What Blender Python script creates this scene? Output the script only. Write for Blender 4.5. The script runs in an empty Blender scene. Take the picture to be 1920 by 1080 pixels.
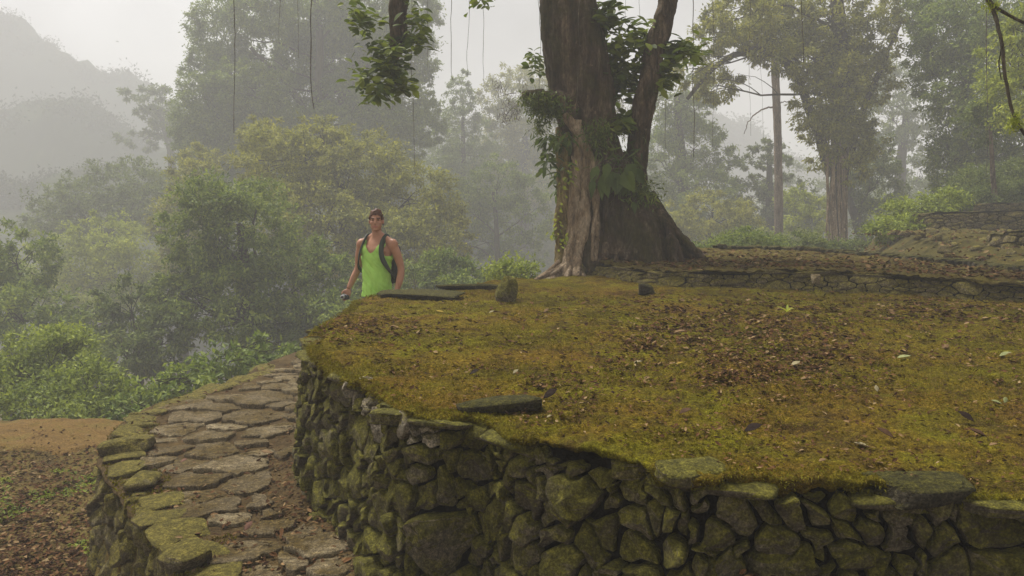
import bpy, math
import numpy as np

scene = bpy.context.scene
COL = scene.collection
rng = np.random.default_rng(11)

# ------------------------------------------------------------------ camera
F = 1387.0                                   # focal length in pixels of the 1920 px wide photograph
PITCH = math.atan(110.0 / F)
EYE = np.array([0.0, 0.0, 1.62])
cam_d = bpy.data.cameras.new("camera")
cam_d.sensor_width = 36.0
cam_d.lens = F / 1920.0 * 36.0
cam_d.clip_start = 0.05
cam_d.clip_end = 2000.0
cam = bpy.data.objects.new("camera", cam_d)
COL.objects.link(cam)
cam.location = EYE
cam.rotation_euler = (math.radians(90) - PITCH, 0, 0)
scene.camera = cam

# ------------------------------------------------------------------ sky, sun, exposure
SUN_EL, SUN_AZ = math.radians(58), math.radians(-40)      # azimuth from +y towards +x
world = bpy.data.worlds.new("World")
scene.world = world
world.use_nodes = True
wn = world.node_tree
wn.nodes.clear()
w_out = wn.nodes.new("ShaderNodeOutputWorld")
w_bg = wn.nodes.new("ShaderNodeBackground")
w_sky = wn.nodes.new("ShaderNodeTexSky")
w_sky.sky_type = "NISHITA"
w_sky.sun_disc = False
w_sky.sun_elevation = SUN_EL
w_sky.sun_rotation = SUN_AZ
w_sky.dust_density = 4.0
w_hsv = wn.nodes.new("ShaderNodeHueSaturation")           # a closed cloud cover: nearly colourless, slightly warm
w_hsv.inputs["Saturation"].default_value = 0.10
w_tint = wn.nodes.new("ShaderNodeMix")
w_tint.data_type = "RGBA"
w_tint.blend_type = "MULTIPLY"
w_tint.inputs[0].default_value = 1.0
w_cl = wn.nodes.new("ShaderNodeTexNoise")
w_cl.inputs["Scale"].default_value = 3.0
w_cl.inputs["Detail"].default_value = 6.0
w_rmp = wn.nodes.new("ShaderNodeValToRGB")
w_rmp.color_ramp.elements[0].position = 0.36
w_rmp.color_ramp.elements[0].color = (0.50, 0.50, 0.52, 1)
w_rmp.color_ramp.elements[1].position = 0.66
w_rmp.color_ramp.elements[1].color = (1.38, 1.36, 1.36, 1)
w_tc = wn.nodes.new("ShaderNodeTexCoord")
wn.links.new(w_tc.outputs["Generated"], w_cl.inputs["Vector"])
wn.links.new(w_cl.outputs["Fac"], w_rmp.inputs["Fac"])
wn.links.new(w_sky.outputs["Color"], w_hsv.inputs["Color"])
wn.links.new(w_hsv.outputs["Color"], w_tint.inputs[6])
wn.links.new(w_rmp.outputs["Color"], w_tint.inputs[7])
wn.links.new(w_tint.outputs[2], w_bg.inputs["Color"])
w_bg.inputs["Strength"].default_value = 0.092
wn.links.new(w_bg.outputs["Background"], w_out.inputs["Surface"])

sun_d = bpy.data.lights.new("sun", "SUN")
sun_d.energy = 5.0
sun_d.angle = math.radians(18)
sun_d.color = (1.0, 0.96, 0.90)
sun = bpy.data.objects.new("sun", sun_d)
COL.objects.link(sun)
sun.rotation_euler = (math.pi / 2 - SUN_EL, 0, math.pi - SUN_AZ)

scene.view_settings.view_transform = "Standard"
scene.view_settings.look = "None"
scene.view_settings.exposure = 0.55
scene.view_settings.gamma = 1.0
scene.cycles.max_bounces = 6
scene.cycles.diffuse_bounces = 3
scene.cycles.glossy_bounces = 2
scene.cycles.transmission_bounces = 3
scene.cycles.volume_bounces = 1
scene.cycles.use_denoising = True

# ------------------------------------------------------------------ helpers
CA, SA = math.cos(PITCH), math.sin(PITCH)


def ray(px, py):
    u = (np.asarray(px, float) - 960.0) / F
    v = (540.0 - np.asarray(py, float)) / F
    d = np.stack([u, CA + v * SA, -SA + v * CA], -1)
    return d / d[..., 1:2]


def at(px, py, y):
    """world point on the photograph's ray at ground distance y"""
    return EYE + ray(px, py) * y


def on_z(px, py, zf, it=12):
    """world point where the photograph's ray meets the surface z = zf(x, y)"""
    d = ray(px, py)
    z = 0.8 if callable(zf) else zf
    for _ in range(it):
        t = (z - EYE[2]) / d[2]
        p = EYE + d * t
        if not callable(zf):
            return p
        z = float(zf(p[0], p[1]))
    return p


def project(p):
    q = np.asarray(p, float) - EYE
    f = q[..., 1] * CA - q[..., 2] * SA
    u = q[..., 1] * SA + q[..., 2] * CA
    return 960 + F * q[..., 0] / f, 540 - F * u / f, f


def sstep(a, b, x):
    t = np.clip((np.asarray(x, float) - a) / (b - a), 0, 1)
    return t * t * (3 - 2 * t)


def _h(ix, iy, iz):
    n = (ix * 374761393 + iy * 668265263 + iz * 2147483647 * 3 + 974634777).astype(np.int64)
    n = (n ^ (n >> 13)) * 1274126177
    n = n ^ (n >> 16)
    return (n & 0xFFFFFF).astype(float) / 0xFFFFFF * 2 - 1


def vnoise(p):
    p = np.asarray(p, float)
    i = np.floor(p).astype(np.int64)
    f = p - i
    f = f * f * f * (f * (f * 6 - 15) + 10)
    r = 0
    for dx in (0, 1):
        wx = f[..., 0] if dx else 1 - f[..., 0]
        for dy in (0, 1):
            wy = f[..., 1] if dy else 1 - f[..., 1]
            for dz in (0, 1):
                wz = f[..., 2] if dz else 1 - f[..., 2]
                r = r + wx * wy * wz * _h(i[..., 0] + dx, i[..., 1] + dy, i[..., 2] + dz)
    return r


def fbm(p, scale=1.0, oct=4, gain=0.5):
    p = np.asarray(p, float) * scale
    a, s, t = 1.0, 0.0, 0.0
    for k in range(oct):
        s = s + a * vnoise(p + 17.3 * k)
        t += a
        a *= gain
        p = p * 2.03
    return s / t


def fbm2(x, y, scale=1.0, oct=4, gain=0.5, seed=0.0):
    x, y = np.broadcast_arrays(np.asarray(x, float), np.asarray(y, float))
    return fbm(np.stack([x, y, np.full_like(x, seed)], -1), scale, oct, gain)


def unit(v):
    return v / (np.linalg.norm(v, axis=-1, keepdims=True) + 1e-9)


class MB:
    """collects faces and links them as one mesh object"""

    def __init__(s):
        s.v, s.f, s.n = [], [], 0

    def add(s, V, *faces, mi=0):
        V = np.asarray(V, float).reshape(-1, 3)
        for q in faces:
            q = np.asarray(q, np.int64)
            if len(q):
                s.f.append((q + s.n, mi))
        s.v.append(V)
        s.n += len(V)
        return s

    def verts(s):
        return np.concatenate(s.v) if s.v else np.zeros((0, 3))

    def build(s, name, mats, parent=None, origin=None, smooth=True):
        V = s.verts()
        if parent is not None:
            o0 = np.array(parent.get("_org", (0, 0, 0)), float)
        else:
            o0 = np.array(origin if origin is not None else (0, 0, 0), float)
        V = V - o0
        me = bpy.data.meshes.new(name)
        me.vertices.add(len(V))
        me.vertices.foreach_set("co", V.astype(np.float32).ravel())
        lv = np.concatenate([q.ravel() for q, _ in s.f]).astype(np.int32)
        ls = np.concatenate([np.full(len(q), q.shape[1]) for q, _ in s.f])
        mi = np.concatenate([np.full(len(q), m) for q, m in s.f]).astype(np.int32)
        st = np.concatenate([[0], np.cumsum(ls)[:-1]]).astype(np.int32)
        me.loops.add(len(lv))
        me.loops.foreach_set("vertex_index", lv)
        me.polygons.add(len(ls))
        me.polygons.foreach_set("loop_start", st)
        me.polygons.foreach_set("material_index", mi)
        me.polygons.foreach_set("use_smooth", np.full(len(ls), bool(smooth)))
        for m in mats if isinstance(mats, (list, tuple)) else [mats]:
            me.materials.append(m)
        me.update(calc_edges=True)
        me.validate()
        o = bpy.data.objects.new(name, me)
        COL.objects.link(o)
        if parent is not None:
            o.parent = parent
        else:
            o.location = o0
        return o


def empty(name, loc):
    o = bpy.data.objects.new(name, None)
    o.empty_display_size = 0.2
    COL.objects.link(o)
    o.location = loc
    o["_org"] = [float(c) for c in loc]
    return o


def tag(o, label=None, cat=None, group=None, kind=None):
    for k, v in (("label", label), ("category", cat), ("group", group), ("kind", kind)):
        if v:
            o[k] = v
    return o


def grid_quads(r, c, wrap=False):
    i, j = np.meshgrid(np.arange(r - 1), np.arange(c if wrap else c - 1), indexing="ij")
    j2 = (j + 1) % c
    return np.stack([i * c + j, i * c + j2, (i + 1) * c + j2, (i + 1) * c + j], -1).reshape(-1, 4)


def smooth_path(pts, n):
    """Catmull-Rom through the points, n samples evenly spaced in length"""
    p = np.asarray(pts, float)
    if len(p) > 2:
        q = np.vstack([2 * p[0] - p[1], p, 2 * p[-1] - p[-2]])
        out = []
        for k in range(1, len(q) - 2):
            t = np.linspace(0, 1, 16, endpoint=False)[:, None]
            a, b, c, d = q[k - 1], q[k], q[k + 1], q[k + 2]
            out.append(0.5 * (2 * b + (c - a) * t + (2 * a - 5 * b + 4 * c - d) * t * t + (3 * b - a - 3 * c + d) * t ** 3))
        p = np.vstack(out + [p[-1:]])
    L = np.concatenate([[0], np.cumsum(np.linalg.norm(np.diff(p[:, :3], axis=0), axis=1))])
    s = np.linspace(0, L[-1], n)
    return np.stack([np.interp(s, L, p[:, k]) for k in range(p.shape[1])], -1)


def tube(mb, pts, rad, seg=8, mi=0, cap=True, rough=0.0, seed=0.0):
    pts = np.asarray(pts, float)
    n = len(pts)
    rad = np.broadcast_to(np.asarray(rad, float), (n,))
    T = unit(np.gradient(pts, axis=0))
    u = np.array([1.0, 0, 0]) if abs(T[0][0]) < 0.8 else np.array([0, 1.0, 0])
    U = np.zeros_like(pts)
    for k in range(n):
        u = u - T[k] * (u @ T[k])
        u = u / (np.linalg.norm(u) + 1e-9)
        U[k] = u
    W = np.cross(T, U)
    a = np.linspace(0, 2 * math.pi, seg, endpoint=False)
    ring = U[:, None] * np.cos(a)[None, :, None] + W[:, None] * np.sin(a)[None, :, None]
    R = rad[:, None] * np.ones(seg)[None]
    if rough:
        R = R * (1 + rough * fbm(pts[:, None] + ring * 0.3 + seed, 3.0 / max(rad.max(), 0.02) * 0.3, 3))
    V = (pts[:, None] + ring * R[..., None]).reshape(-1, 3)
    q = grid_quads(n, seg, True)
    fs = [q]
    if cap:
        V = np.vstack([V, pts[:1], pts[-1:]])
        b = n * seg
        j = np.arange(seg)
        fs.append(np.stack([j, np.full(seg, b), (j + 1) % seg], -1)[:, ::-1][:, ::-1])
        e = (n - 1) * seg
        fs.append(np.stack([e + j, e + (j + 1) % seg, np.full(seg, b + 1)], -1))
    mb.add(V, *fs, mi=mi)


def small_leaves(mb, c, d, nrm, L, W, mi=0):
    """one folded quad per leaf"""
    side = unit(np.cross(d, nrm))
    up = np.cross(side, d)
    L = np.asarray(L)[:, None]
    W = np.asarray(W)[:, None]
    m = c + d * L * 0.45
    V = np.stack([c, m + side * W * 0.5 + up * W * 0.18, c + d * L, m - side * W * 0.5 + up * W * 0.18], 1)
    n = len(c)
    mb.add(V.reshape(-1, 3), np.arange(4 * n).reshape(n, 4), mi=mi)


def broad_leaves(mb, c, d, nrm, L, W, curl=0.25, fold=0.15, mi=0, shape=(0.0, 0.75, 1.0, 0.72, 0.0)):
    """shaped leaf blades: midrib of five stations, two halves, bent along the length"""
    n = len(c)
    side = unit(np.cross(d, nrm))
    up = np.cross(side, d)
    L = np.asarray(L, float)[:, None, None]
    W = np.asarray(W, float)[:, None, None]
    curl = np.broadcast_to(np.asarray(curl, float), (n,))[:, None, None]
    k = len(shape)
    t = np.linspace(0, 1, k)[None, :, None]
    w = np.array(shape)[None, :, None]
    mid = c[:, None] + d[:, None] * L * t - up[:, None] * L * curl * t ** 2
    lf = mid + side[:, None] * W * w * 0.5 + up[:, None] * W * w * fold
    rt = mid - side[:, None] * W * w * 0.5 + up[:, None] * W * w * fold
    V = np.stack([lf, mid, rt], 2).reshape(n, -1, 3)
    one = grid_quads(k, 3)
    Q = (one[None] + (np.arange(n) * 3 * k)[:, None, None]).reshape(-1, 4)
    mb.add(V.reshape(-1, 3), Q, mi=mi)


# ------------------------------------------------------------------ materials
class Nt:
    def __init__(s, name):
        s.m = bpy.data.materials.new(name)
        s.m.use_nodes = True
        s.t = s.m.node_tree
        s.t.nodes.clear()
        s.out = s.t.nodes.new("ShaderNodeOutputMaterial")
        s.tc = s.t.nodes.new("ShaderNodeTexCoord")
        s.geo = s.t.nodes.new("ShaderNodeNewGeometry")

    def link(s, a, b):
        s.t.links.new(a, b)

    def pos(s):
        return s.geo.outputs["Position"]

    def noise(s, scale, detail=5, rough=0.6, stretch=None, off=0.0):
        n = s.t.nodes.new("ShaderNodeTexNoise")
        n.inputs["Scale"].default_value = scale
        n.inputs["Detail"].default_value = detail
        n.inputs["Roughness"].default_value = rough
        mp = s.t.nodes.new("ShaderNodeMapping")
        mp.inputs["Location"].default_value = (off, off * 1.7, off * 0.6)
        if stretch:
            mp.inputs["Scale"].default_value = stretch
        s.link(s.pos(), mp.inputs["Vector"])
        s.link(mp.outputs["Vector"], n.inputs["Vector"])
        return n.outputs["Fac"]

    def ramp(s, fac, stops, mode="LINEAR"):
        r = s.t.nodes.new("ShaderNodeValToRGB")
        r.color_ramp.interpolation = mode
        el = r.color_ramp.elements
        while len(el) < len(stops):
            el.new(0.5)
        for e, (p, c) in zip(el, stops):
            e.position = p
            e.color = (c, c, c, 1) if isinstance(c, (int, float)) else (*c, 1)
        s.link(fac, r.inputs["Fac"])
        return r.outputs["Color"]

    def mix(s, fac, a, b, blend="MIX"):
        n = s.t.nodes.new("ShaderNodeMix")
        n.data_type = "RGBA"
        n.blend_type = blend
        for i, v in ((0, fac), (6, a), (7, b)):
            if isinstance(v, bpy.types.NodeSocket):
                s.link(v, n.inputs[i])
            elif i == 0:
                n.inputs[0].default_value = v
            else:
                n.inputs[i].default_value = (*v, 1)
        return n.outputs[2]

    def math(s, op, a, b=0.0, clamp=False):
        n = s.t.nodes.new("ShaderNodeMath")
        n.operation = op
        n.use_clamp = clamp
        for i, v in ((0, a), (1, b)):
            if isinstance(v, bpy.types.NodeSocket):
                s.link(v, n.inputs[i])
            else:
                n.inputs[i].default_value = v
        return n.outputs[0]

    def nz(s):
        x = s.t.nodes.new("ShaderNodeSeparateXYZ")
        s.link(s.geo.outputs["True Normal"], x.inputs[0])
        return x.outputs[2]

    def island(s):
        return s.geo.outputs["Random Per Island"]

    def objrand(s):
        return s.t.nodes.new("ShaderNodeObjectInfo").outputs["Random"]

    def surf(s, color, rough=0.85, bump=None, bstr=0.5, bdist=0.02, spec=0.3, trans=None):
        p = s.t.nodes.new("ShaderNodeBsdfPrincipled")
        if isinstance(color, bpy.types.NodeSocket):
            s.link(color, p.inputs["Base Color"])
        else:
            p.inputs["Base Color"].default_value = (*color, 1)
        if isinstance(rough, bpy.types.NodeSocket):
            s.link(rough, p.inputs["Roughness"])
        else:
            p.inputs["Roughness"].default_value = rough
        p.inputs["Specular IOR Level"].default_value = spec
        if bump is not None:
            b = s.t.nodes.new("ShaderNodeBump")
            b.inputs["Strength"].default_value = bstr
            b.inputs["Distance"].default_value = bdist
            s.link(bump, b.inputs["Height"])
            s.link(b.outputs["Normal"], p.inputs["Normal"])
        sh = p.outputs[0]
        if trans:
            t = s.t.nodes.new("ShaderNodeBsdfTranslucent")
            s.link(color, t.inputs["Color"]) if isinstance(color, bpy.types.NodeSocket) else None
            mx = s.t.nodes.new("ShaderNodeMixShader")
            mx.inputs[0].default_value = trans
            s.link(sh, mx.inputs[1])
            s.link(t.outputs[0], mx.inputs[2])
            sh = mx.outputs[0]
        s.link(sh, s.out.inputs["Surface"])
        return s.m


def leaf_mat(name, dark, mid, light, trans=0.35, clump=0.7, rough=0.6, spec=0.2):
    dark, mid, light = [tuple(x * g for x, g in zip(q, (2.45, 2.35, 1.45))) for q in (dark, mid, light)]
    n = Nt(name)
    f = n.math("ADD", n.math("MULTIPLY", n.island(), 0.45), n.math("MULTIPLY", n.noise(clump, 4, 0.65), 0.75))
    c = n.ramp(f, [(0.28, dark), (0.56, mid), (0.88, light)])
    return n.surf(c, rough, spec=spec, trans=trans)


def moss_mat():
    n = Nt("moss_turf")
    c = n.ramp(n.noise(1.1, 6, 0.65), [(0.30, (0.105, 0.088, 0.010)), (0.45, (0.195, 0.155, 0.014)), (0.58, (0.235, 0.152, 0.019)), (0.71, (0.155, 0.084, 0.018))])
    c = n.mix(n.ramp(n.noise(7, 6, 0.7, off=3), [(0.47, 0.0), (0.64, 0.85)]), c, (0.080, 0.050, 0.018))
    c = n.mix(n.ramp(n.noise(2.6, 5, 0.7, off=9), [(0.52, 0.0), (0.68, 0.8)]), c, (0.245, 0.232, 0.013))
    c = n.mix(0.9, c, n.ramp(n.noise(55, 7, 0.8), [(0.30, 0.18), (0.5, 0.95), (0.70, 2.0)]), "MULTIPLY")
    c = n.mix(0.6, c, n.ramp(n.noise(190, 3, 0.7), [(0.34, 0.3), (0.5, 0.95), (0.68, 1.9)]), "MULTIPLY")
    b = n.math("ADD", n.noise(28, 6, 0.75), n.math("MULTIPLY", n.noise(120, 3, 0.7), 0.5))
    return n.surf(c, 0.95, b, 1.0, 0.06, spec=0.05)


def stone_mat(name, bare=(0.105, 0.088, 0.060), moss=(0.098, 0.088, 0.013), lo=0.42, hi=0.62, lich=0.72):
    n = Nt(name)
    c = n.ramp(n.noise(9, 7, 0.7), [(0.28, tuple(x * 0.45 for x in bare)), (0.5, bare), (0.72, tuple(x * 1.55 for x in bare))])
    c = n.mix(n.math("MULTIPLY", n.island(), 0.95), c, tuple(x * 0.42 for x in (bare[0], bare[1] * 0.95, bare[2] * 0.9)))
    c = n.mix(n.ramp(n.noise(5.0, 6, 0.75, off=5), [(lich, 0.0), (lich + 0.06, 0.75)]), c, (0.33, 0.29, 0.21))
    up = n.math("MULTIPLY", n.nz(), 0.28)
    mf = n.ramp(n.math("ADD", n.noise(3.2, 8, 0.72, off=2), up), [(lo, 0.0), (hi, 1.0)])
    mc = n.ramp(n.noise(24, 6, 0.7, off=7), [(0.3, tuple(x * 0.45 for x in moss)), (0.55, moss), (0.78, tuple(x * 1.6 for x in moss))])
    c = n.mix(mf, c, mc)
    c = n.mix(0.85, c, n.ramp(n.noise(34, 8, 0.8, off=6), [(0.30, 0.16), (0.5, 0.9), (0.70, 2.1)]), "MULTIPLY")
    c = n.mix(0.7, c, n.ramp(n.noise(120, 4, 0.7, off=8), [(0.32, 0.25), (0.5, 0.95), (0.68, 2.0)]), "MULTIPLY")
    b = n.math("ADD", n.noise(22, 8, 0.75), n.math("MULTIPLY", n.noise(90, 4, 0.75), 0.6))
    return n.surf(c, 0.9, b, 1.0, 0.06, spec=0.2)


def soil_mat(name, a, b_, c_, sc=6.0):
    n = Nt(name)
    c = n.ramp(n.noise(sc, 7, 0.75), [(0.3, a), (0.5, b_), (0.72, c_)])
    c = n.mix(0.6, c, n.ramp(n.noise(55, 5, 0.7), [(0.32, 0.22), (0.5, 0.95), (0.68, 1.8)]), "MULTIPLY")
    b = n.math("ADD", n.noise(20, 7, 0.75), n.math("MULTIPLY", n.noise(90, 3, 0.7), 0.5))
    return n.surf(c, 0.95, b, 0.9, 0.04, spec=0.1)


def bark_mat(name, a, b_, moss=None):
    n = Nt(name)
    c = n.ramp(n.noise(7, 8, 0.7, (1, 1, 0.18)), [(0.36, tuple(x * 0.35 for x in a)), (0.5, a), (0.62, b_)])
    c = n.mix(n.ramp(n.noise(5, 6, 0.7, off=4), [(0.60, 0.0), (0.68, 0.7)]), c, tuple(min(1, x * 1.9) for x in b_))
    if moss:
        c = n.mix(n.ramp(n.noise(2.0, 6, 0.7, off=1), [(0.46, 0.0), (0.62, 0.9)]), c, moss)
    c = n.mix(0.8, c, n.ramp(n.noise(30, 7, 0.8, (1, 1, 0.3), off=6), [(0.32, 0.2), (0.5, 0.95), (0.68, 1.9)]), "MULTIPLY")
    b = n.math("ADD", n.noise(26, 8, 0.8, (1, 1, 0.25)), n.math("MULTIPLY", n.noise(9, 5, 0.7, (1, 1, 0.4)), 1.5))
    return n.surf(c, 0.9, b, 1.0, 0.07, spec=0.12)


M = {}
M["moss"] = moss_mat()
M["wall_stone"] = stone_mat("wall_stone", bare=(0.27, 0.225, 0.15), moss=(0.195, 0.175, 0.026), lo=0.38, hi=0.60, lich=0.66)
M["pale_stone"] = stone_mat("lichen_stone", bare=(0.72, 0.62, 0.46), moss=(0.30, 0.25, 0.08), lo=0.64, hi=0.82, lich=0.5)
M["dry_stone"] = stone_mat("dry_wall_stone", bare=(0.29, 0.235, 0.14), moss=(0.23, 0.19, 0.035), lo=0.42, hi=0.7)
M["flag_stone"] = stone_mat("flag_stone", bare=(0.46, 0.37, 0.22), moss=(0.17, 0.115, 0.030), lo=0.60, hi=0.86, lich=0.8)
M["slab"] = stone_mat("slab_stone", bare=(0.10, 0.085, 0.055), lo=0.5, hi=0.7)
M["core"] = soil_mat("crevice_shade_earth", (0.006, 0.005, 0.003), (0.014, 0.011, 0.006), (0.026, 0.020, 0.009))  # earth fill behind the stones, near black: crevice shade put into its colour
M["path_soil"] = soil_mat("path_soil", (0.045, 0.028, 0.013), (0.10, 0.066, 0.026), (0.15, 0.10, 0.036), 5)
M["ground"] = soil_mat("forest_ground", (0.060, 0.040, 0.016), (0.14, 0.098, 0.028), (0.18, 0.150, 0.034), 2.5)
M["bank"] = soil_mat("mossy_bank", (0.022, 0.018, 0.006), (0.075, 0.064, 0.014), (0.135, 0.100, 0.024), 3.0)
M["orange"] = soil_mat("orange_clay", (0.085, 0.058, 0.018), (0.20, 0.120, 0.036), (0.15, 0.125, 0.026), 1.6)
M["bark"] = bark_mat("big_tree_bark", (0.085, 0.056, 0.034), (0.21, 0.15, 0.095), (0.060, 0.052, 0.015))
M["dark_root"] = bark_mat("dark_root_bark", (0.085, 0.056, 0.034), (0.17, 0.12, 0.075), (0.07, 0.062, 0.015))
M["root"] = bark_mat("root_bark", (0.31, 0.22, 0.135), (0.48, 0.37, 0.25))
M["lichen_root"] = bark_mat("lichen_root_bark", (0.26, 0.19, 0.08), (0.40, 0.32, 0.14), (0.26, 0.20, 0.035))
M["trunk"] = bark_mat("forest_bark", (0.055, 0.042, 0.026), (0.10, 0.08, 0.05), (0.05, 0.05, 0.015))
M["pale_trunk"] = bark_mat("pale_bark", (0.17, 0.12, 0.08), (0.26, 0.20, 0.14))
M["vine"] = bark_mat("vine_bark", (0.11, 0.088, 0.058), (0.19, 0.155, 0.105))
M["broad"] = leaf_mat("broad_leaf", (0.016, 0.027, 0.006), (0.040, 0.060, 0.011), (0.105, 0.130, 0.020), 0.4, 2.0)
M["fern"] = leaf_mat("fern_leaf", (0.014, 0.024, 0.008), (0.032, 0.050, 0.014), (0.06, 0.085, 0.022), 0.35, 3.0, 0.4)
M["leaf_mid"] = leaf_mat("leaf_mid", (0.022, 0.038, 0.010), (0.060, 0.088, 0.020), (0.13, 0.16, 0.034))
M["leaf_dark"] = leaf_mat("leaf_dark", (0.018, 0.030, 0.011), (0.046, 0.066, 0.020), (0.10, 0.122, 0.036))
M["leaf_lime"] = leaf_mat("leaf_lime", (0.05, 0.07, 0.014), (0.115, 0.14, 0.024), (0.20, 0.225, 0.035))
M["leaf_olive"] = leaf_mat("leaf_olive", (0.036, 0.044, 0.010), (0.095, 0.104, 0.020), (0.19, 0.19, 0.036))
M["leaf_fresh"] = leaf_mat("leaf_fresh", (0.030, 0.045, 0.012), (0.085, 0.112, 0.024), (0.16, 0.19, 0.036))
n_ = Nt("dead_leaf")
M["dead"] = n_.surf(n_.ramp(n_.island(), [(0.0, (0.022, 0.012, 0.007)), (0.45, (0.072, 0.034, 0.014)), (0.80, (0.13, 0.064, 0.026)), (0.93, (0.22, 0.14, 0.065)), (1.0, (0.28, 0.20, 0.10))]), 0.9, spec=0.06)
n_ = Nt("moss_tuft")
M["tuft"] = n_.surf(n_.ramp(n_.math("ADD", n_.math("MULTIPLY", n_.island(), 0.4), n_.math("MULTIPLY", n_.noise(2.4, 4, 0.7), 0.7)),
                            [(0.3, (0.115, 0.083, 0.012)), (0.55, (0.175, 0.148, 0.013)), (0.85, (0.24, 0.228, 0.017))]), 0.9, spec=0.1, trans=0.2)
# ------------------------------------------------------------------ the lie of the land
def zt1(x, y):
    """bare height of the front terrace's top"""
    return 0.84 + 0.020 * (np.asarray(y, float) - 2.3) + 0.03 * fbm2(x, y, 0.7, 2, 0.5, 3.0)


def zt2(x, y):
    return 1.14 + 0.030 * (np.asarray(y, float) - 7.5) - 0.012 * np.abs(np.asarray(x, float) - 3.2) + 0.03 * fbm2(x, y, 0.9, 2, 0.5, 8.0)


RIM1 = [(1050, 520), (930, 527), (860, 540), (760, 548), (690, 557), (640, 585), (592, 612), (576, 638), (586, 662), (625, 685),
        (700, 730), (760, 765), (830, 778), (880, 774), (925, 784), (965, 806), (1010, 818), (1100, 838), (1200, 856), (1300, 884), (1400, 888), (1500, 893),
        (1600, 903), (1700, 908), (1820, 914), (1920, 918), (2050, 920)]
rim1 = np.array([on_z(a, b, zt1)[:2] for a, b in RIM1])
rim1_tail = np.array([(3.0, 2.45), (4.8, 3.3), (7.0, 5.0), (8.0, 8.0), (6.0, 11.0), (2.0, 11.6)])
n_front = len(rim1)
rim1c = np.vstack([rim1, rim1_tail, rim1[:1]])
EDGE = np.array([on_z(a, b, 0.03)[:2] for a, b in [(335, 1078), (262, 950), (205, 880), (197, 845), (218, 800), (282, 758), (362, 733), (440, 711), (492, 682), (570, 656)]])
EDGE = np.vstack([[(-1.15, -2.0), (-1.3, 0.6), (-1.5, 2.4)], EDGE, [(-2.1, 11.4), (-0.6, 12.4)]])
PLAT = np.vstack([EDGE, [(1.5, 13.5), (3, 14.6), (4, 18), (4, 26), (3, 45), (70, 45), (70, -12), (-1.15, -12)]])


def poly_sd(P, x, y):
    """signed distance to a closed polygon, negative inside"""
    x, y = np.asarray(x, float), np.asarray(y, float)
    d = np.full(x.shape, 1e9)
    ins = np.zeros(x.shape, bool)
    for (ax, ay), (bx, by) in zip(P, np.roll(P, -1, 0)):
        ex, ey = bx - ax, by - ay
        t = np.clip(((x - ax) * ex + (y - ay) * ey) / (ex * ex + ey * ey + 1e-12), 0, 1)
        d = np.minimum(d, np.hypot(x - ax - t * ex, y - ay - t * ey))
        c = ((ay > y) != (by > y)) & (x < (bx - ax) * (y - ay) / (by - ay + 1e-12) + ax)
        ins ^= c
    return np.where(ins, -d, d)


def ground_z(x, y):
    x, y = np.asarray(x, float), np.asarray(y, float)
    sd = poly_sd(PLAT, x, y)
    zin = -0.15 + 1.08 * sstep(10.6, 12.0, y) * sstep(0.2, 2.0, x) 
    zin = np.maximum(zin, -0.15 + 1.05 * sstep(4.5, 6.5, x) * sstep(3, 6, y))
    zin = zin - 0.055 * np.clip(y - 14.5, 0, 30)
    zin = zin + sstep(5.2, 9.0, x) * sstep(7.5, 11, y) * 0.25
    drop = np.minimum(np.maximum(sd - 0.3, 0), np.maximum(y - 8.5, 0) + 0.25 * np.maximum(-x - 6.2, 0))
    zo = -0.62 - 0.42 * drop + 0.10 * fbm2(x, y, 0.35, 3, 0.5, 1.0) * sstep(0, 1, sd)
    w = np.where(y > 10.2, 1.6, 0.12)
    z = zin + (zo - zin) * sstep(-0.02, 1.0, sd / w)
    z = -13 + np.logaddexp(0, (z + 13) * 0.8) / 0.8
    z = z + 0.05 * fbm2(x, y, 1.6, 4, 0.55, 5.0) + 0.02 * fbm2(x, y, 9, 3, 0.6, 6.0)
    return z


u_ = np.linspace(-1, 1, 440)
gx = -3.0 + 1.5 * np.sinh(u_ * math.asinh(260 / 1.5))
gy = 6.5 + 1.5 * np.sinh(u_ * math.asinh(260 / 1.5))
gy = np.maximum(gy, -30 - 0 * gy) if False else gy
GX, GY = np.meshgrid(gx, gy)
mb = MB().add(np.stack([GX, GY, ground_z(GX, GY)], -1).reshape(-1, 3), grid_quads(440, 440))
tag(mb.build("ground", M["ground"]), kind="structure")

# far mist-covered hills
def hill(pts, base, y, thick, seed):
    """a wooded ridge whose skyline passes the photograph's points at distance y"""
    P = np.array([at(a, b, y) for a, b in pts])
    xs = np.linspace(P[0, 0], P[-1, 0], 420)
    top = np.interp(xs, P[:, 0], P[:, 2])
    v = np.linspace(0, 1, 90)
    X, V = np.meshgrid(xs, v)
    T = np.interp(X, xs, top)
    prof = np.where(V < 0.6, sstep(0, 0.6, V) ** 0.8, 1 - 0.6 * sstep(0.6, 1.0, V))
    Y = y + (V - 0.6) * thick
    n = fbm2(X, Y, 0.05, 5, 0.6, seed)
    Z = base + (T - base) * prof + 5.0 * n * prof + 0.018 * y * fbm2(X, Y, 24.0 / y, 4, 0.65, seed + 2) * prof
    return MB().add(np.stack([X, Y, Z], -1).reshape(-1, 3), grid_quads(90, 420))


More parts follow.
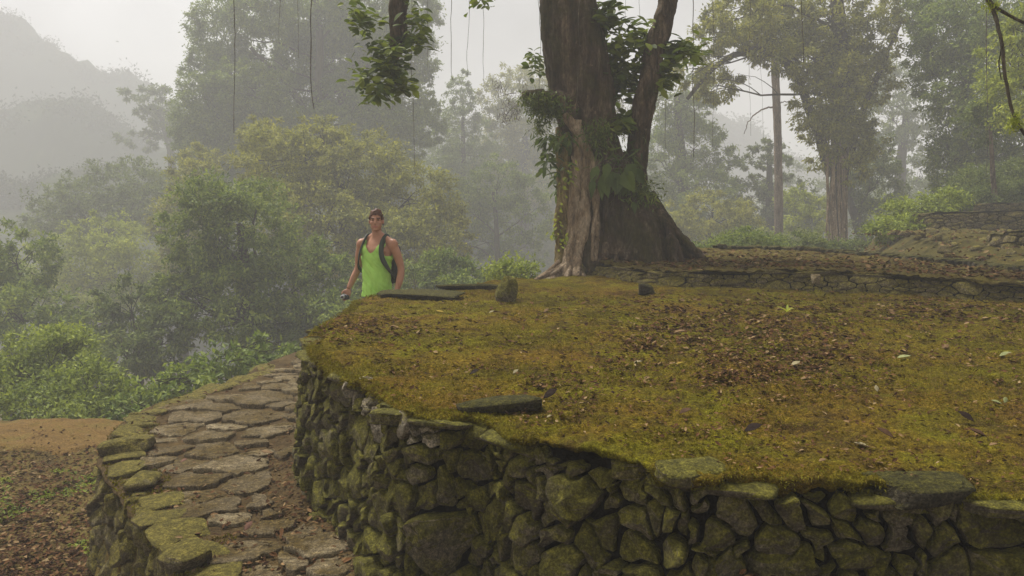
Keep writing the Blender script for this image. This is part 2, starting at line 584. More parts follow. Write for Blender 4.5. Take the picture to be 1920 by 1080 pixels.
M["far_wood"] = leaf_mat("far_wood", (0.006, 0.010, 0.006), (0.013, 0.019, 0.010), (0.026, 0.034, 0.016), 0.0, 0.15, 1.0, 0.0)
for k, (pts, y, th) in enumerate([([(-700, 330), (-100, 300), (60, 330), (170, 300), (330, 350), (480, 380), (700, 370), (900, 350), (1100, 400)], 95, 40),
                                  ([(-700, 170), (-200, 190), (40, 215), (150, 190), (260, 250), (400, 290), (700, 300), (900, 320), (1150, 380)], 130, 50),
                                  ([(-700, -60), (-200, 10), (20, 50), (90, 72), (200, 130), (330, 205), (480, 260), (760, 235), (980, 240), (1200, 330)], 185, 60),
                                  ([(1050, 420), (1280, 215), (1400, 258), (1500, 330), (1800, 400)], 210, 60)]):
    m = hill(pts, -16, y, th, 1.0 + 3 * k)
    r2 = np.random.default_rng(k)
    Vh = m.verts().reshape(90, -1, 3)
    for _ in range(150):                                             # tree tops standing up along the ridge
        q = Vh[r2.integers(44, 56), r2.integers(0, Vh.shape[1])]
        s = y * r2.uniform(0.008, 0.024)
        nq = 700
        p = q + r2.normal(size=(nq, 3)) * np.array([s, s, s * 0.8]) * 0.5 - np.array([0, 0, 0.4 * s])
        dd = unit(r2.normal(size=(nq, 3)))
        W = unit(np.cross(dd, r2.normal(size=(nq, 3))))
        l = s * 0.11
        m.add(np.stack([p, p + dd * l + W * l * .5, p + dd * 2 * l, p + dd * l - W * l * .5], 1).reshape(-1, 3), np.arange(4 * nq).reshape(nq, 4))
    tag(m.build("hills", M["far_wood"]), kind="structure")


# ------------------------------------------------------------------ terraces, path
def resample_closed(P, n, wexp=1.0):
    """closed outline resampled finer towards the camera"""
    p = smooth_path(P, 4000)
    d = np.linalg.norm(np.diff(p, axis=0), axis=1)
    w = d / np.maximum(np.hypot(p[:-1, 0], p[:-1, 1]), 1.5) ** wexp
    L = np.concatenate([[0], np.cumsum(w)])
    s = np.linspace(0, L[-1], n, endpoint=False)
    return np.stack([np.interp(s, L, p[:, 0]), np.interp(s, L, p[:, 1])], -1)


def steps_noise(n, k, seed):
    """piecewise-constant wobble along an outline, softened at the joints: one value per coping slab"""
    r = np.random.default_rng(seed)
    cuts = np.sort(r.uniform(0, n, k))
    val = r.uniform(-1, 1, k + 1)
    a = val[np.searchsorted(cuts, np.arange(n))]
    return (np.roll(a, 1) + a * 2 + np.roll(a, -1)) / 4


def disc(P, c, zf, nr, n, wob, thick, power=1.7, rmin=0.0, slabs=60, seed=0, lip=True):
    """a top sheet over the outline P with an uneven overhanging rim"""
    o = resample_closed(P, n)
    c = np.array(c, float)
    out = unit(np.stack([np.gradient(o[:, 1]), -np.gradient(o[:, 0])], -1))
    if np.mean(np.sum(out * (o - c), 1)) < 0:
        out = -out
    k = np.arange(n)
    st = steps_noise(n, slabs, seed)
    st2 = steps_noise(n, slabs, seed + 5)
    fine = fbm(np.stack([o[:, 0], o[:, 1], 0 * o[:, 0]], -1), 6.0, 4, 0.6)
    o = o + out * (wob * (st * 0.9 + fine * 0.7))[:, None]
    rr = 1 - np.linspace(0, 1 - rmin, nr) ** power * 1.0
    V = []
    for r in rr[::-1]:
        xy = c + (o - c) * r
        V.append(np.column_stack([xy, zf(xy[:, 0], xy[:, 1])]))
    inner = V[-1]
    if lip:
        th = thick * (0.75 + 0.45 * st2 + 0.5 * fine)
        z0 = inner[:, 2]
        for off, dz in ((0.012, -0.16), (0.016, -0.45), (0.004, -0.85), (-0.03, -1.0), (-0.16, -1.05)):
            xy = o + out * (off + 0.012 * fbm(np.stack([o[:, 0], o[:, 1], np.full(n, dz * 3)], -1), 14, 3))[:, None]
            V.append(np.column_stack([xy, z0 + dz * th]))
    m = MB()
    m.add(np.concatenate(V), grid_quads(len(V), n, True)[:, ::-1])
    return m, o, out


def micro(x, y, a=1.0):
    return a * (0.030 * fbm2(x, y, 2.6, 3, 0.55, 2.0) + 0.018 * fbm2(x, y, 11, 3, 0.6, 4.0) + 0.013 * fbm2(x, y, 38, 2, 0.6, 6.0))


def top1(x, y):
    return zt1(x, y) + micro(x, y)


def top2(x, y):
    return zt2(x, y) + micro(x, y, 1.3)


m, rim_o, rim_out = disc(rim1c, (2.4, 6.0), top1, 190, 1100, 0.035, 0.058, 1.6, slabs=70, seed=3)
o = m.build("terrace_top", M["moss"])
tag(o, kind="structure")

RIM2 = [(1085, 492, 10.4), (1150, 499, 9.5), (1230, 509, 8.7), (1350, 513, 8.35), (1500, 516, 8.1), (1650, 522, 7.8), (1800, 531, 7.4), (1960, 548, 7.0)]
rim2f = np.array([at(*p)[:2] for p in RIM2])
rim2 = np.vstack([rim2f, [(6.2, 7.4)], [at(1960, 528, 7.9)[:2]], [at(1860, 505, 8.8)[:2]], [at(1750, 487, 10.0)[:2]], [at(1620, 478, 11.2)[:2]],
                  [at(1480, 473, 12.4)[:2]], [at(1330, 480, 12.9)[:2]], [at(1180, 485, 12.8)[:2]], [at(1080, 487, 11.8)[:2]], rim2f[:1]])
M["litter_top"] = soil_mat("leaf_mould", (0.035, 0.024, 0.010), (0.105, 0.080, 0.020), (0.165, 0.140, 0.022), 3.5)
m, rim2_o, rim2_out = disc(rim2, (3.0, 10.0), top2, 90, 700, 0.07, 0.03, 1.4, slabs=60, seed=8)
o = m.build("upper_terrace_top", M["litter_top"])
tag(o, kind="structure")


def wall_dist(x, y):
    return poly_sd(rim1c[:-1], x, y)


def path_z(x, y):
    d = np.maximum(wall_dist(x, y), 0)
    x = np.asarray(x, float)
    bank = 0.46 * sstep(0.05, 0.75, x) * (1 - sstep(0.42, 1.0, d)) * sstep(-6, 1.0, 4 - np.asarray(y, float))
    z = bank + 0.05 * sstep(0.35, 0.0, d) + micro(x, y, 0.45) + 0.02 * sstep(4, 9, y)
    return z


pedge = np.vstack([EDGE, [(1.5, 13.0), (6, 13), (9, 10), (10, 5), (7, 0), (3, -2)], EDGE[:1]])
m, pe_o, pe_out = disc(pedge, (2.2, 6.2), path_z, 150, 800, 0.05, 0.09, 1.15, rmin=0.3, slabs=50, seed=21)
o = m.build("path", M["path_soil"])
tag(o, kind="structure")
path_obj = o


# ------------------------------------------------------------------ fitted stones
def clip_poly(P, n, c):
    """keep the part of convex polygon P where p.n <= c"""
    out = []
    for a, b in zip(P, P[1:] + P[:1]):
        da, db = a[0] * n[0] + a[1] * n[1] - c, b[0] * n[0] + b[1] * n[1] - c
        if da <= 0:
            out.append(a)
        if da * db < 0:
            t = da / (da - db)
            out.append((a[0] + (b[0] - a[0]) * t, a[1] + (b[1] - a[1]) * t))
    return out


def fill_seeds(S, lo, hi, rfun, n, r_, keep=0.85):
    S = list(S)
    for _ in range(n):
        p = r_.uniform(lo, hi)
        r = rfun(p) * r_.uniform(0.7, 1.3)
        if all((p[0] - q[0]) ** 2 + (p[1] - q[1]) ** 2 > (keep * (r + q[2])) ** 2 for q in S):
            S.append((p[0], p[1], r))
    return S


def cells(S, lo, hi):
    A = np.array(S)
    out = []
    for i, (x, y, r) in enumerate(A):
        h = 3.2 * r
        P = [(max(x - h, lo[0]), max(y - h, lo[1])), (min(x + h, hi[0]), max(y - h, lo[1])), (min(x + h, hi[0]), min(y + h, hi[1])), (max(x - h, lo[0]), min(y + h, hi[1]))]
        d = np.hypot(A[:, 0] - x, A[:, 1] - y)
        for j in np.argsort(d)[1:40]:
            nx, ny = 2 * (A[j, 0] - x), 2 * (A[j, 1] - y)
            c = (A[j, 0] ** 2 + A[j, 1] ** 2 - A[j, 2] ** 2) - (x * x + y * y - r * r)
            P = clip_poly(P, (nx, ny), c)
            if len(P) < 3:
                break
        if len(P) >= 3:
            out.append((np.array(P), r))
    return out


def stone_cell(mb, poly, place, r_, gap, bulge, nth=28, flat=0.0, back=0.11, warp=0.075, mi=0):
    c = poly.mean(0)
    q = poly - c
    th = np.linspace(0, 2 * math.pi, nth, endpoint=False)
    D = np.stack([np.cos(th), np.sin(th)], -1)
    R = np.full(nth, 9.0)
    for a, b in zip(q, np.roll(q, -1, 0)):
        e = b - a
        n = np.array([e[1], -e[0]])
        n /= np.linalg.norm(n) + 1e-9
        k = n @ a
        if k < 0:
            n, k = -n, -k
        dn = D @ n
        R = np.where(dn > 1e-4, np.minimum(R, k / np.maximum(dn, 1e-4)), R)
    Rm = R.mean()
    R = (R ** -7 + (1.5 * Rm) ** -7) ** (-1 / 7.0) - gap * (1 + 0.6 * r_.uniform(-1, 1))
    if R.min() < 0.008 or Rm < 0.018:
        R = np.maximum(R, 0.008)
    seed = r_.uniform(0, 99)
    R = R * (1 + 0.16 * fbm(np.column_stack([D * 1.6, np.full(nth, seed)]), 1.0, 3, 0.6))
    b = float(np.clip(bulge * Rm, 0.016, 0.12)) * r_.uniform(0.7, 1.25)
    rho = np.array([0.86, 1.0, 1.0, 0.97, 0.90, 0.78, 0.60, 0.40, 0.20, 0.0])
    dep = np.array([-back, -0.35 * back, 0.15 * b, 0.58 * b, 0.84 * b, 0.94 * b, 0.98 * b, b, b, b])
    if flat:
        dep = np.array([-back, -0.35 * back, 0.3 * b, 0.75 * b, 0.95 * b, b, b, b, b, b])
    XY = D[None] * (R[None] * rho[:, None])[..., None]
    Z = np.repeat(dep[:, None], nth, 1)
    for _ in range(4):                                              # cleaved faces
        a = r_.uniform(0, 2 * math.pi)
        s = r_.uniform(0.4, 1.5) * (0.25 if flat else 1)
        lim = b * (r_.uniform(0.7, 1.0) - s * (XY @ np.array([math.cos(a), math.sin(a)])) / (Rm + 1e-6))
        Z = np.where(Z > 0, np.where(Z > lim, 0.9 * np.maximum(lim, -0.2 * b) + 0.1 * Z, Z), Z)
    if not flat:
        Z = Z + (Z > -0.9 * back) * (r_.uniform(-0.022, 0.022) + (XY @ r_.normal(0, 0.16, 2)))
    q2 = np.dstack([XY + c, 0 * Z])
    wv = np.dstack([fbm(q2 + 31.0, 7.0, 3, 0.55), fbm(q2 + 77.0, 7.0, 3, 0.55)]) * warp
    XYZ = np.dstack([XY + c + wv, Z])
    k = fbm(np.dstack([XY + c, Z * 1.5 + seed]), 11, 4, 0.6)
    XYZ[..., 2] += (0.40 * b + 0.005) * k * (rho > 0)[:, None] * (0.35 if flat else 1) + 0.0055 * fbm(np.dstack([XY + c, Z + seed]), 40, 3, 0.65) * (rho > 0)[:, None]
    W = place(XYZ[..., 0].ravel(), XYZ[..., 1].ravel(), XYZ[..., 2].ravel())
    mb.add(W, grid_quads(len(rho), nth, True), mi=mi)


def rock(mb, c, size, rot=0.0, seed=0, tilt=(0.0, 0.0), ex=0.55, n=32, mi=0, rough=0.10):
    """a weathered block: superellipsoid with cleaved faces"""
    a, b_ = np.meshgrid(np.linspace(-math.pi / 2, math.pi / 2, n // 2 + 2), np.linspace(0, 2 * math.pi, n, endpoint=False), indexing="ij")
    pw = lambda v: np.sign(v) * np.abs(v) ** ex
    P = np.dstack([pw(np.cos(a)) * pw(np.cos(b_)), pw(np.cos(a)) * pw(np.sin(b_)), pw(np.sin(a))])
    r2 = np.random.default_rng(int(seed) + 100)
    for _ in range(7):
        d = unit(r2.normal(size=3))
        k = P @ d
        lim = r2.uniform(0.72, 0.98)
        P = P - np.maximum(k - lim, 0)[..., None] * d * 0.85
    P = P * (1 + rough * fbm(P + seed * 3.1, 1.6, 4, 0.6))[..., None] + 0.05 * fbm(P + seed, 5, 4, 0.65)[..., None] * P
    P = P * np.array(size) / 2
    cx, sx = math.cos(tilt[0]), math.sin(tilt[0])
    cy, sy = math.cos(tilt[1]), math.sin(tilt[1])
    cz, sz = math.cos(rot), math.sin(rot)
    Rm = np.array([[cz, -sz, 0], [sz, cz, 0], [0, 0, 1]]) @ np.array([[cy, 0, sy], [0, 1, 0], [-sy, 0, cy]]) @ np.array([[1, 0, 0], [0, cx, -sx], [0, sx, cx]])
    mb.add((P @ Rm.T + np.array(c)).reshape(-1, 3), grid_quads(n // 2 + 2, n, True), mi=mi)


class Wall:
    def __init__(s, xy, ztop, height, batter, side=1.0):
        s.p = smooth_path(xy, 900)
        s.L = np.concatenate([[0], np.cumsum(np.linalg.norm(np.diff(s.p, axis=0), axis=1))])
        g = np.gradient(s.p, axis=0)
        N = unit(np.stack([g[:, 1], -g[:, 0]], -1)) * side
        k = np.ones(41) / 41
        N = np.stack([np.convolve(np.pad(N[:, i], 20, mode="edge"), k, "valid") for i in (0, 1)], -1)
        s.N = unit(N)
        s.zt = ztop(s.p[:, 0], s.p[:, 1])
        s.h, s.b, s.len = height, batter, s.L[-1]

    def place(s, a, t, d):
        x, y = np.interp(a, s.L, s.p[:, 0]), np.interp(a, s.L, s.p[:, 1])
        nx, ny = np.interp(a, s.L, s.N[:, 0]), np.interp(a, s.L, s.N[:, 1])
        z = np.interp(a, s.L, s.zt)
        o = s.b * t + d
        return np.column_stack([x + nx * o, y + ny * o, z - t])

    def find(s, px, py):
        A, T = np.meshgrid(np.linspace(0, s.len, 500), np.linspace(0, s.h, 60), indexing="ij")
        u, v, f = project(s.place(A.ravel(), T.ravel(), np.zeros(A.size)))
        e = (u - px) ** 2 + (v - py) ** 2 + np.where(f < 0.3, 1e9, 0) + 30 * f
        k = np.argmin(e)
        return A.ravel()[k], T.ravel()[k], f[k], math.sqrt(max((u[k] - px) ** 2 + (v[k] - py) ** 2, 0))

    def stones(s, mb, seeds, rfun, r_, gap=0.008, bulge=0.46, tries=9000, nth=28, back=0.11, pale=()):
        lo, hi = (0, 0.0), (s.len, s.h)
        S = fill_seeds(seeds, lo, hi, rfun, tries, r_, 0.78)
        for P, r in cells(S, lo, hi):
            ce = P.mean(0)
            pl_ = any(np.hypot(ce[0] - q[0], ce[1] - q[1]) < 0.075 for q in pale)
            stone_cell(mb, P, s.place, r_, gap, bulge, nth if r < 0.12 else nth + 14, back=back, mi=2 if pl_ else 0)
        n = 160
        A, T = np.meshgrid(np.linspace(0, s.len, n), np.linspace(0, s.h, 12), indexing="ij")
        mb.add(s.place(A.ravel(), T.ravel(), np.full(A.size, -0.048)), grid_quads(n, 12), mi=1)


SEEDS1 = [(105, 365, 45), (155, 385, 32), (95, 470, 28), (135, 500, 38), (190, 460, 25), (240, 410, 38), (330, 500, 80), (440, 530, 45), (510, 510, 30), (515, 572, 38),
          (95, 555, 32), (165, 595, 45), (260, 550, 58), (240, 635, 40), (85, 680, 55), (35, 650, 20), (200, 720, 78), (325, 690, 44), (330, 600, 25), (395, 640, 35),
          (600, 560, 46), (695, 565, 52), (785, 580, 40), (595, 650, 34), (690, 675, 52), (480, 640, 44), (400, 700, 36), (475, 705, 36), (480, 760, 42), (570, 740, 40),
          (640, 740, 34), (390, 805, 54), (310, 780, 46), (150, 820, 40), (60, 760, 34), (385, 880, 40), (295, 870, 42), (370, 970, 58), (180, 860, 34), (280, 940, 40),
          (570, 960, 135), (720, 790, 58), (880, 690, 54), (930, 610, 44), (830, 740, 46), (890, 820, 66), (1070, 640, 55), (1090, 750, 84), (990, 710, 42), (765, 640, 32),
          (830, 870, 40), (720, 880, 36), (880, 930, 60), (870, 1010, 68), (720, 1000, 62), (1000, 960, 52), (1150, 890, 75), (1130, 980, 78), (1050, 1050, 66), (1290, 760, 66),
          (1300, 870, 66), (1310, 940, 66), (1330, 1040, 58)]
SEEDS1 = [(540 + a / 2, 540 + b / 2, c / 2) for a, b, c in SEEDS1]
SEEDS1 += [(1240 + a / 2, 540 + b / 2, c / 2) for a, b, c in [(90, 770, 40), (320, 740, 40), (280, 850, 75), (200, 930, 68), (520, 790, 52), (700, 830, 58), (900, 920, 70),
           (1250, 900, 105), (650, 900, 52), (50, 960, 55), (420, 920, 60), (780, 930, 50), (1080, 930, 60)]]
wl = rim1c[2:n_front + 3]
WALL1 = Wall(wl, lambda x, y: zt1(x, y) - 0.045, 0.98, 0.10)
sd_ = []
for a, b, c in SEEDS1:
    s_, t_, f_, e_ = WALL1.find(a, b)
    if e_ < 25:
        sd_.append((s_, t_, c * f_ / F))
r_ = np.random.default_rng(5)
mb = MB()
WALL1.stones(mb, sd_, lambda p: r_.choice([0.022, 0.035, 0.05, 0.075]) + 0.02 * min(p[1], 0.9), r_, pale=[WALL1.find(*q)[:2] for q in ((660, 745), (705, 790), (758, 806), (795, 796), (690, 760))])
def coping(mb, w, r2, top, lo=0.16, hi=0.42, skip=0.15, out=(0.015, 0.085), th=(0.04, 0.075), dep=0.30):
    """flat irregular slabs bedded along the top of a wall"""
    s0 = 0.05
    while s0 < w.len - 0.2:
        L = r2.uniform(lo, hi)
        if r2.uniform() > skip:
            m = s0 + L / 2
            x, y = np.interp(m, w.L, w.p[:, 0]), np.interp(m, w.L, w.p[:, 1])
            nx, ny = np.interp(m, w.L, w.N[:, 0]), np.interp(m, w.L, w.N[:, 1])
            t = r2.uniform(*th)
            o = r2.uniform(*out) - dep / 2
            z = float(top(np.array([x]), np.array([y]))[0])
            rock(mb, (x + nx * o, y + ny * o, z - t / 2), (L * 1.02, dep * r2.uniform(0.9, 1.1), t), math.atan2(nx, -ny) + math.pi + r2.normal(0, 0.10), r2.integers(0, 9999),
                 (r2.normal(0, 0.07), r2.normal(0, 0.05)), 0.36, 34, rough=0.13)
        s0 += L


coping(mb, WALL1, r_, lambda x, y: zt1(x, y) - 0.028)
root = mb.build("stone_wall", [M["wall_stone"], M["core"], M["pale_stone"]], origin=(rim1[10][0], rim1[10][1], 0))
tag(root, "tall curved dry stone wall of rounded mossy stones under the front terrace", "stone wall", kind="thing")

# low wall on the outer edge of the path
i0, i1 = 1, len(EDGE) - 3
WALLP = Wall(EDGE[i0:i1], lambda x, y: path_z(x, y) * 0 + 0.0, 0.85, 0.16, side=-1.0)
mid_ = WALLP.place(np.array([WALLP.len * 0.4]), np.array([0.3]), np.array([0.3]))[0]
if poly_sd(PLAT, mid_[0], mid_[1]) < 0:
    WALLP = Wall(EDGE[i0:i1], lambda x, y: path_z(x, y) * 0 + 0.0, 0.85, 0.16, side=1.0)
mb = MB()
WALLP.stones(mb, [], lambda p: 0.085, np.random.default_rng(9), gap=0.01, bulge=0.5, tries=4000)


r2 = np.random.default_rng(88)
coping(mb, WALLP, r2, lambda x, y: path_z(x, y) * 0 + 0.035, 0.15, 0.38, 0.1, (-0.03, 0.07), (0.05, 0.09), 0.28)
coping(mb, WALLP, r2, lambda x, y: path_z(x, y) * 0 - 0.04, 0.14, 0.36, 0.2, (-0.01, 0.09), (0.05, 0.10), 0.26)
for px, py, sz, dz in [(236, 836, (0.36, 0.28, 0.11), 0.05), (268, 900, (0.26, 0.2, 0.07), 0.04), (352, 1046, (0.26, 0.22, 0.10), 0.05)]:
    p = on_z(px, py, 0.04)
    rock(mb, (p[0], p[1], dz), sz, r2.uniform(0, 3), r2.integers(0, 999), (r2.uniform(-.1, .1), r2.uniform(-.1, .1)), 0.4, 40, rough=0.14)
o = mb.build("retaining_wall", [M["dry_stone"], M["core"]], origin=(EDGE[4][0], EDGE[4][1], -0.6))
tag(o, "low dry stone wall with moss cushions holding up the outer edge of the flagstone path", "stone wall", kind="thing")

# flagstones
FL = [(1000, 415, 100), (960, 480, 110), (1050, 505, 50), (800, 550, 75), (950, 580, 55), (800, 605, 90), (950, 610, 60), (880, 655, 100), (690, 645, 55), (930, 720, 72),
      (740, 720, 100), (730, 775, 80), (800, 820, 100), (960, 800, 45), (840, 860, 100), (1000, 840, 50), (760, 910, 95), (930, 980, 120), (1130, 910, 66), (1200, 970, 76),
      (1100, 1030, 52), (950, 1065, 130), (1230, 1050, 76), (1010, 1110, 60), (560, 560, 60), (600, 640, 60), (720, 480, 80), (860, 400, 80)]
fs = []
for a, b, c in FL:
    p = on_z(a / 2, 540 + b / 2, 0.03)
    fs.append((p[0], p[1], c / 2 / F * p[1]))
r_ = np.random.default_rng(31)
S = fill_seeds(fs, (-3.6, -1.0), (3.4, 11.5), lambda p: r_.choice([0.10, 0.15, 0.21]), 6000, r_)
mb = MB()
fp = lambda a, t, d: np.column_stack([a, t, path_z(a, t) + d])
for P, r in cells(S, (-3.8, -1.0), (3.4, 11.8)):
    c = P.mean(0)
    if poly_sd(EDGE_IN if False else PLAT, c[0], c[1]) > -0.22 or wall_dist(c[0], c[1]) < 0.13 or (c[0] > 0.25 and wall_dist(c[0], c[1]) < 1.1):
        continue
    tx, ty, h0 = r_.normal(0, 0.035), r_.normal(-0.045, 0.035), r_.uniform(-0.004, 0.024)

    def pl(a, t, d, c=c, tx=tx, ty=ty, h0=h0):
        base = float(path_z(np.array([c[0]]), np.array([c[1]]))[0])
        return np.column_stack([a, t, base + 0.5 * (path_z(a, t) - base) + h0 + d + (a - c[0]) * tx + (t - c[1]) * ty])
    stone_cell(mb, P, pl, r_, r_.uniform(0.006, 0.034), 0.10, 44, flat=1.0, back=0.09, warp=0.07)
mb.build("paving", M["flag_stone"], parent=path_obj)

# low wall in front of the upper terrace: thin courses of flat stones
W2 = Wall(rim2f, lambda x, y: zt2(x, y) - 0.05, 0.36, 0.45)
c_ = W2.place(np.array([2.0]), np.array([0.1]), np.array([0.3]))[0]
if poly_sd(rim2[:-1], c_[0], c_[1]) < 0:
    W2 = Wall(rim2f, lambda x, y: zt2(x, y) - 0.05, 0.36, 0.45, side=-1)
mb = MB()
r_ = np.random.default_rng(41)
S = fill_seeds([], (0, 0), (W2.len * 0.45, 0.36), lambda p: r_.choice([0.024, 0.035, 0.05]), 9000, r_)
for P, r in cells(S, (0, 0), (W2.len * 0.45, 0.36)):
    stone_cell(mb, P, lambda a, t, d: W2.place(a / 0.45, t, d), r_, 0.002, 0.55, 20, back=0.10, warp=0.02)
A, T = np.meshgrid(np.linspace(0, W2.len, 120), np.linspace(0, 0.5, 6), indexing="ij")
mb.add(W2.place(A.ravel(), T.ravel(), np.full(A.size, -0.05)), grid_quads(120, 6), mi=1)
coping(mb, W2, r_, lambda x, y: zt2(x, y) - 0.012, 0.2, 0.6, 0.15, (-0.02, 0.07), (0.035, 0.07), 0.3)
o = mb.build("stone_wall", [M["dry_stone"], M["core"]], origin=(rim2f[3][0], rim2f[3][1], 0.95))
tag(o, "knee-low wall of thin flat stone courses at the foot of the big tree's terrace", "stone wall", kind="thing")
# the raised curb of stones along the upper terrace's far rim
mb = MB()
cv = smooth_path(np.vstack([rim2[9:15]]), 60)
for k in range(59):
    p = cv[k]
    g = cv[k + 1] - cv[k]
    L = np.linalg.norm(g)
    rock(mb, (p[0], p[1], float(zt2(p[0], p[1])) + 0.02), (L * rng.uniform(1.1, 1.7), rng.uniform(0.2, 0.34), rng.uniform(0.06, 0.12)), math.atan2(g[1], g[0]) + rng.uniform(-.12, .12), k + 300, (rng.uniform(-.1, .1), rng.uniform(-.06, .06)), ex=0.35, n=20)
o = mb.build("stone_curb", M["slab"], origin=(cv[30][0], cv[30][1], 1.2))
tag(o, "dark curved line of edging stones along the far rim of the big tree's terrace", "curb", kind="thing")

# walls of the terraces beyond, on the right
def back_wall(pts, height, r0, seed, label, batter=0.15):
    P = np.array([at(*p) for p in pts])
    zc = lambda x, y: np.interp(x, P[:, 0], P[:, 2])
    for sd in (1.0, -1.0):
        w = Wall(P[:, :2], zc, height, batter, side=sd)
        if w.N[450] @ (-w.p[450]) > 0:
            break
    m = MB()
    r2 = np.random.default_rng(seed)
    sq = 0.5
    S = fill_seeds([], (0, 0), (w.len * sq, height), lambda p: r0 * r2.choice([0.5, 0.75, 1.0]), 7000, r2, 0.78)
    for P_, r in cells(S, (0, 0), (w.len * sq, height)):
        stone_cell(m, P_, lambda a, t, d: w.place(a / sq, t, d), r2, 0.005, 0.6, 18, warp=0.03)
    A, T = np.meshgrid(np.linspace(0, w.len, 100), np.linspace(0, height, 8), indexing="ij")
    m.add(w.place(A.ravel(), T.ravel(), np.full(A.size, -0.06)), grid_quads(100, 8), mi=1)
    # the level earth held up behind it
    A, T = np.meshgrid(np.linspace(0, w.len, 80), np.linspace(0, 1, 12), indexing="ij")
    q = w.place(A.ravel(), np.zeros(A.size), np.zeros(A.size))
    nx, ny = np.interp(A.ravel(), w.L, w.N[:, 0]), np.interp(A.ravel(), w.L, w.N[:, 1])
    d = T.ravel() * 3.0 - 0.03
    q[:, 0] -= nx * d
    q[:, 1] -= ny * d
    q[:, 2] += 0.02 + 0.06 * fbm2(q[:, 0], q[:, 1], 3, 3) - 0.10 * sstep(1.5, 3, d)
    m.add(q, grid_quads(80, 12)[:, ::-1], mi=1)
    o = m.build("stone_wall", [M["dry_stone"], M["bank"]], origin=(P[1][0], P[1][1], P[1][2] - height))
    tag(o, label, "stone wall", "terrace walls in the background", kind="thing")


back_wall([(1706, 404, 16.6), (1760, 401, 16.2), (1840, 399, 15.7), (1960, 396, 15.2)], 0.85, 0.060, 61, "long low ochre stone wall on the grassy rise, ending beside the bright green bush")
back_wall([(1852, 440, 11.3), (1885, 436, 10.9), (1990, 430, 10.3)], 0.8, 0.075, 62, "rough dark stone wall end at the foot of the slope, nearest wall of the background")
back_wall([(1826, 384, 18.6), (1870, 382, 18.3), (1960, 380, 18.0)], 0.5, 0.06, 63, "uppermost short stone wall behind the long ochre wall, under the pale slim trunk")
# earth bank below them
def bank_z(x, y):
    b = 0.98 + 0.10 * (x - 5.6) + 0.075 * (y - 8.5)
    return np.minimum(b, 1.52 + 0.02 * (y - 12)) + 0.14 * fbm2(x, y, 0.8, 4, 0.55, 3) + 0.07 * fbm2(x, y, 4, 4, 0.6, 2)
X, Y = np.meshgrid(np.linspace(5.0, 14, 200), np.linspace(8.6, 20, 240))
keep = sstep(5.2, 6.4, X - 0.35 * (Y - 9))
mb = MB().add(np.stack([X, Y, bank_z(X, Y) * keep + (ground_z(X, Y) - 0.1) * (1 - keep)], -1).reshape(-1, 3), grid_quads(240, 200))
r2 = np.random.default_rng(7)
for _ in range(260):                                                # half-buried rubble
    y = r2.uniform(9.5, 16.5)
    x = r2.uniform(6.0, 11.5)
    if x - 0.35 * (y - 9) > 5.7:
        s = r2.uniform(0.06, 0.22)
        z = float(bank_z(np.array([x]), np.array([y]))[0])
        rock(mb, (x, y, z - 0.1 * s), (s, s * r2.uniform(.6, 1), s * r2.uniform(.4, .7)), r2.uniform(0, 3), r2.integers(0, 9999), (r2.normal(0, .2), r2.normal(0, .2)), 0.5, 14, mi=1)
tag(mb.build("bank", [M["bank"], M["dry_stone"]]), kind="structure")
# bare orange clay on the lower ground
X, Y = np.meshgrid(np.linspace(-9.5, -3.3, 120), np.linspace(6.6, 8.6, 60))
e = np.minimum.reduce([X + 9.5, -3.35 - X + 0.3 * fbm2(X, Y, 1.5, 3), (Y - 7.15 - 0.12 * (X + 5)) * 1.2 + 0.3 * fbm2(X, Y, 2, 3), 8.55 - Y])
mb = MB().add(np.stack([X, Y, ground_z(X, Y) + np.clip(e - 0.15 + 0.35 * fbm2(X, Y, 2.2, 4, 0.65, 3.0), -0.25, 0.06) * 0.35], -1).reshape(-1, 3), grid_quads(60, 120))
tag(mb.build("clay_path", M["orange"]), kind="structure")
# ------------------------------------------------------------------ trees
def leaf_cloud(mb, lobes, leaf, dens, r_, mi=0, clump=None, droop=0.35, lw=0.42):
    """clumps of leaves through the shells of ellipsoids (x, y, z, rx, ry, rz)"""
    for (x, y, z, rx, ry, rz) in lobes:
        n = int(dens * 4 * math.pi * rx * rz / (leaf * leaf * lw))
        cl = clump or max(0.16, 0.155 * min(rx, rz))
        nc = max(8, n // 60)
        u = unit(r_.normal(size=(nc, 3)))
        rad = r_.uniform(0.30, 1.0, nc) ** 0.45 * (1 + 0.50 * fbm(u * 1.6 + x + z, 1.0, 3))
        c = np.array([x, y, z]) + u * rad[:, None] * np.array([rx, ry, rz])
        k = r_.integers(0, nc, n)
        sz = np.exp(r_.normal(0, 0.35, nc))[k]
        p = c[k] + r_.normal(size=(n, 3)) * (cl * sz)[:, None] * np.array([0.6, 0.6, 0.38])
        d = unit(u[k] * 0.55 + r_.normal(size=(n, 3)) * 0.75 + np.array([0, 0, -droop]))
        nr = unit(np.array([0, 0, 1.0]) + r_.normal(size=(n, 3)) * 0.55 + u[k] * 0.35)
        small_leaves(mb, p, d, nr, leaf * r_.uniform(0.6, 1.3, n), leaf * lw * r_.uniform(0.7, 1.3, n), mi)


def branch(mb, a, b, r0, r1, r_, sag=0.12, n=9, seg=6, mi=0):
    a, b = np.asarray(a, float), np.asarray(b, float)
    L = np.linalg.norm(b - a)
    m = (a + b) / 2 + r_.normal(size=3) * L * 0.08 + np.array([0, 0, sag * L * r_.uniform(-0.4, 1)])
    p = smooth_path([a, m, b], n)
    p[1:-1] += r_.normal(size=(n - 2, 3)) * L * 0.012
    tube(mb, p, np.linspace(r0, r1, n), seg, mi, rough=0.1)
    return p


DENS = 3.3


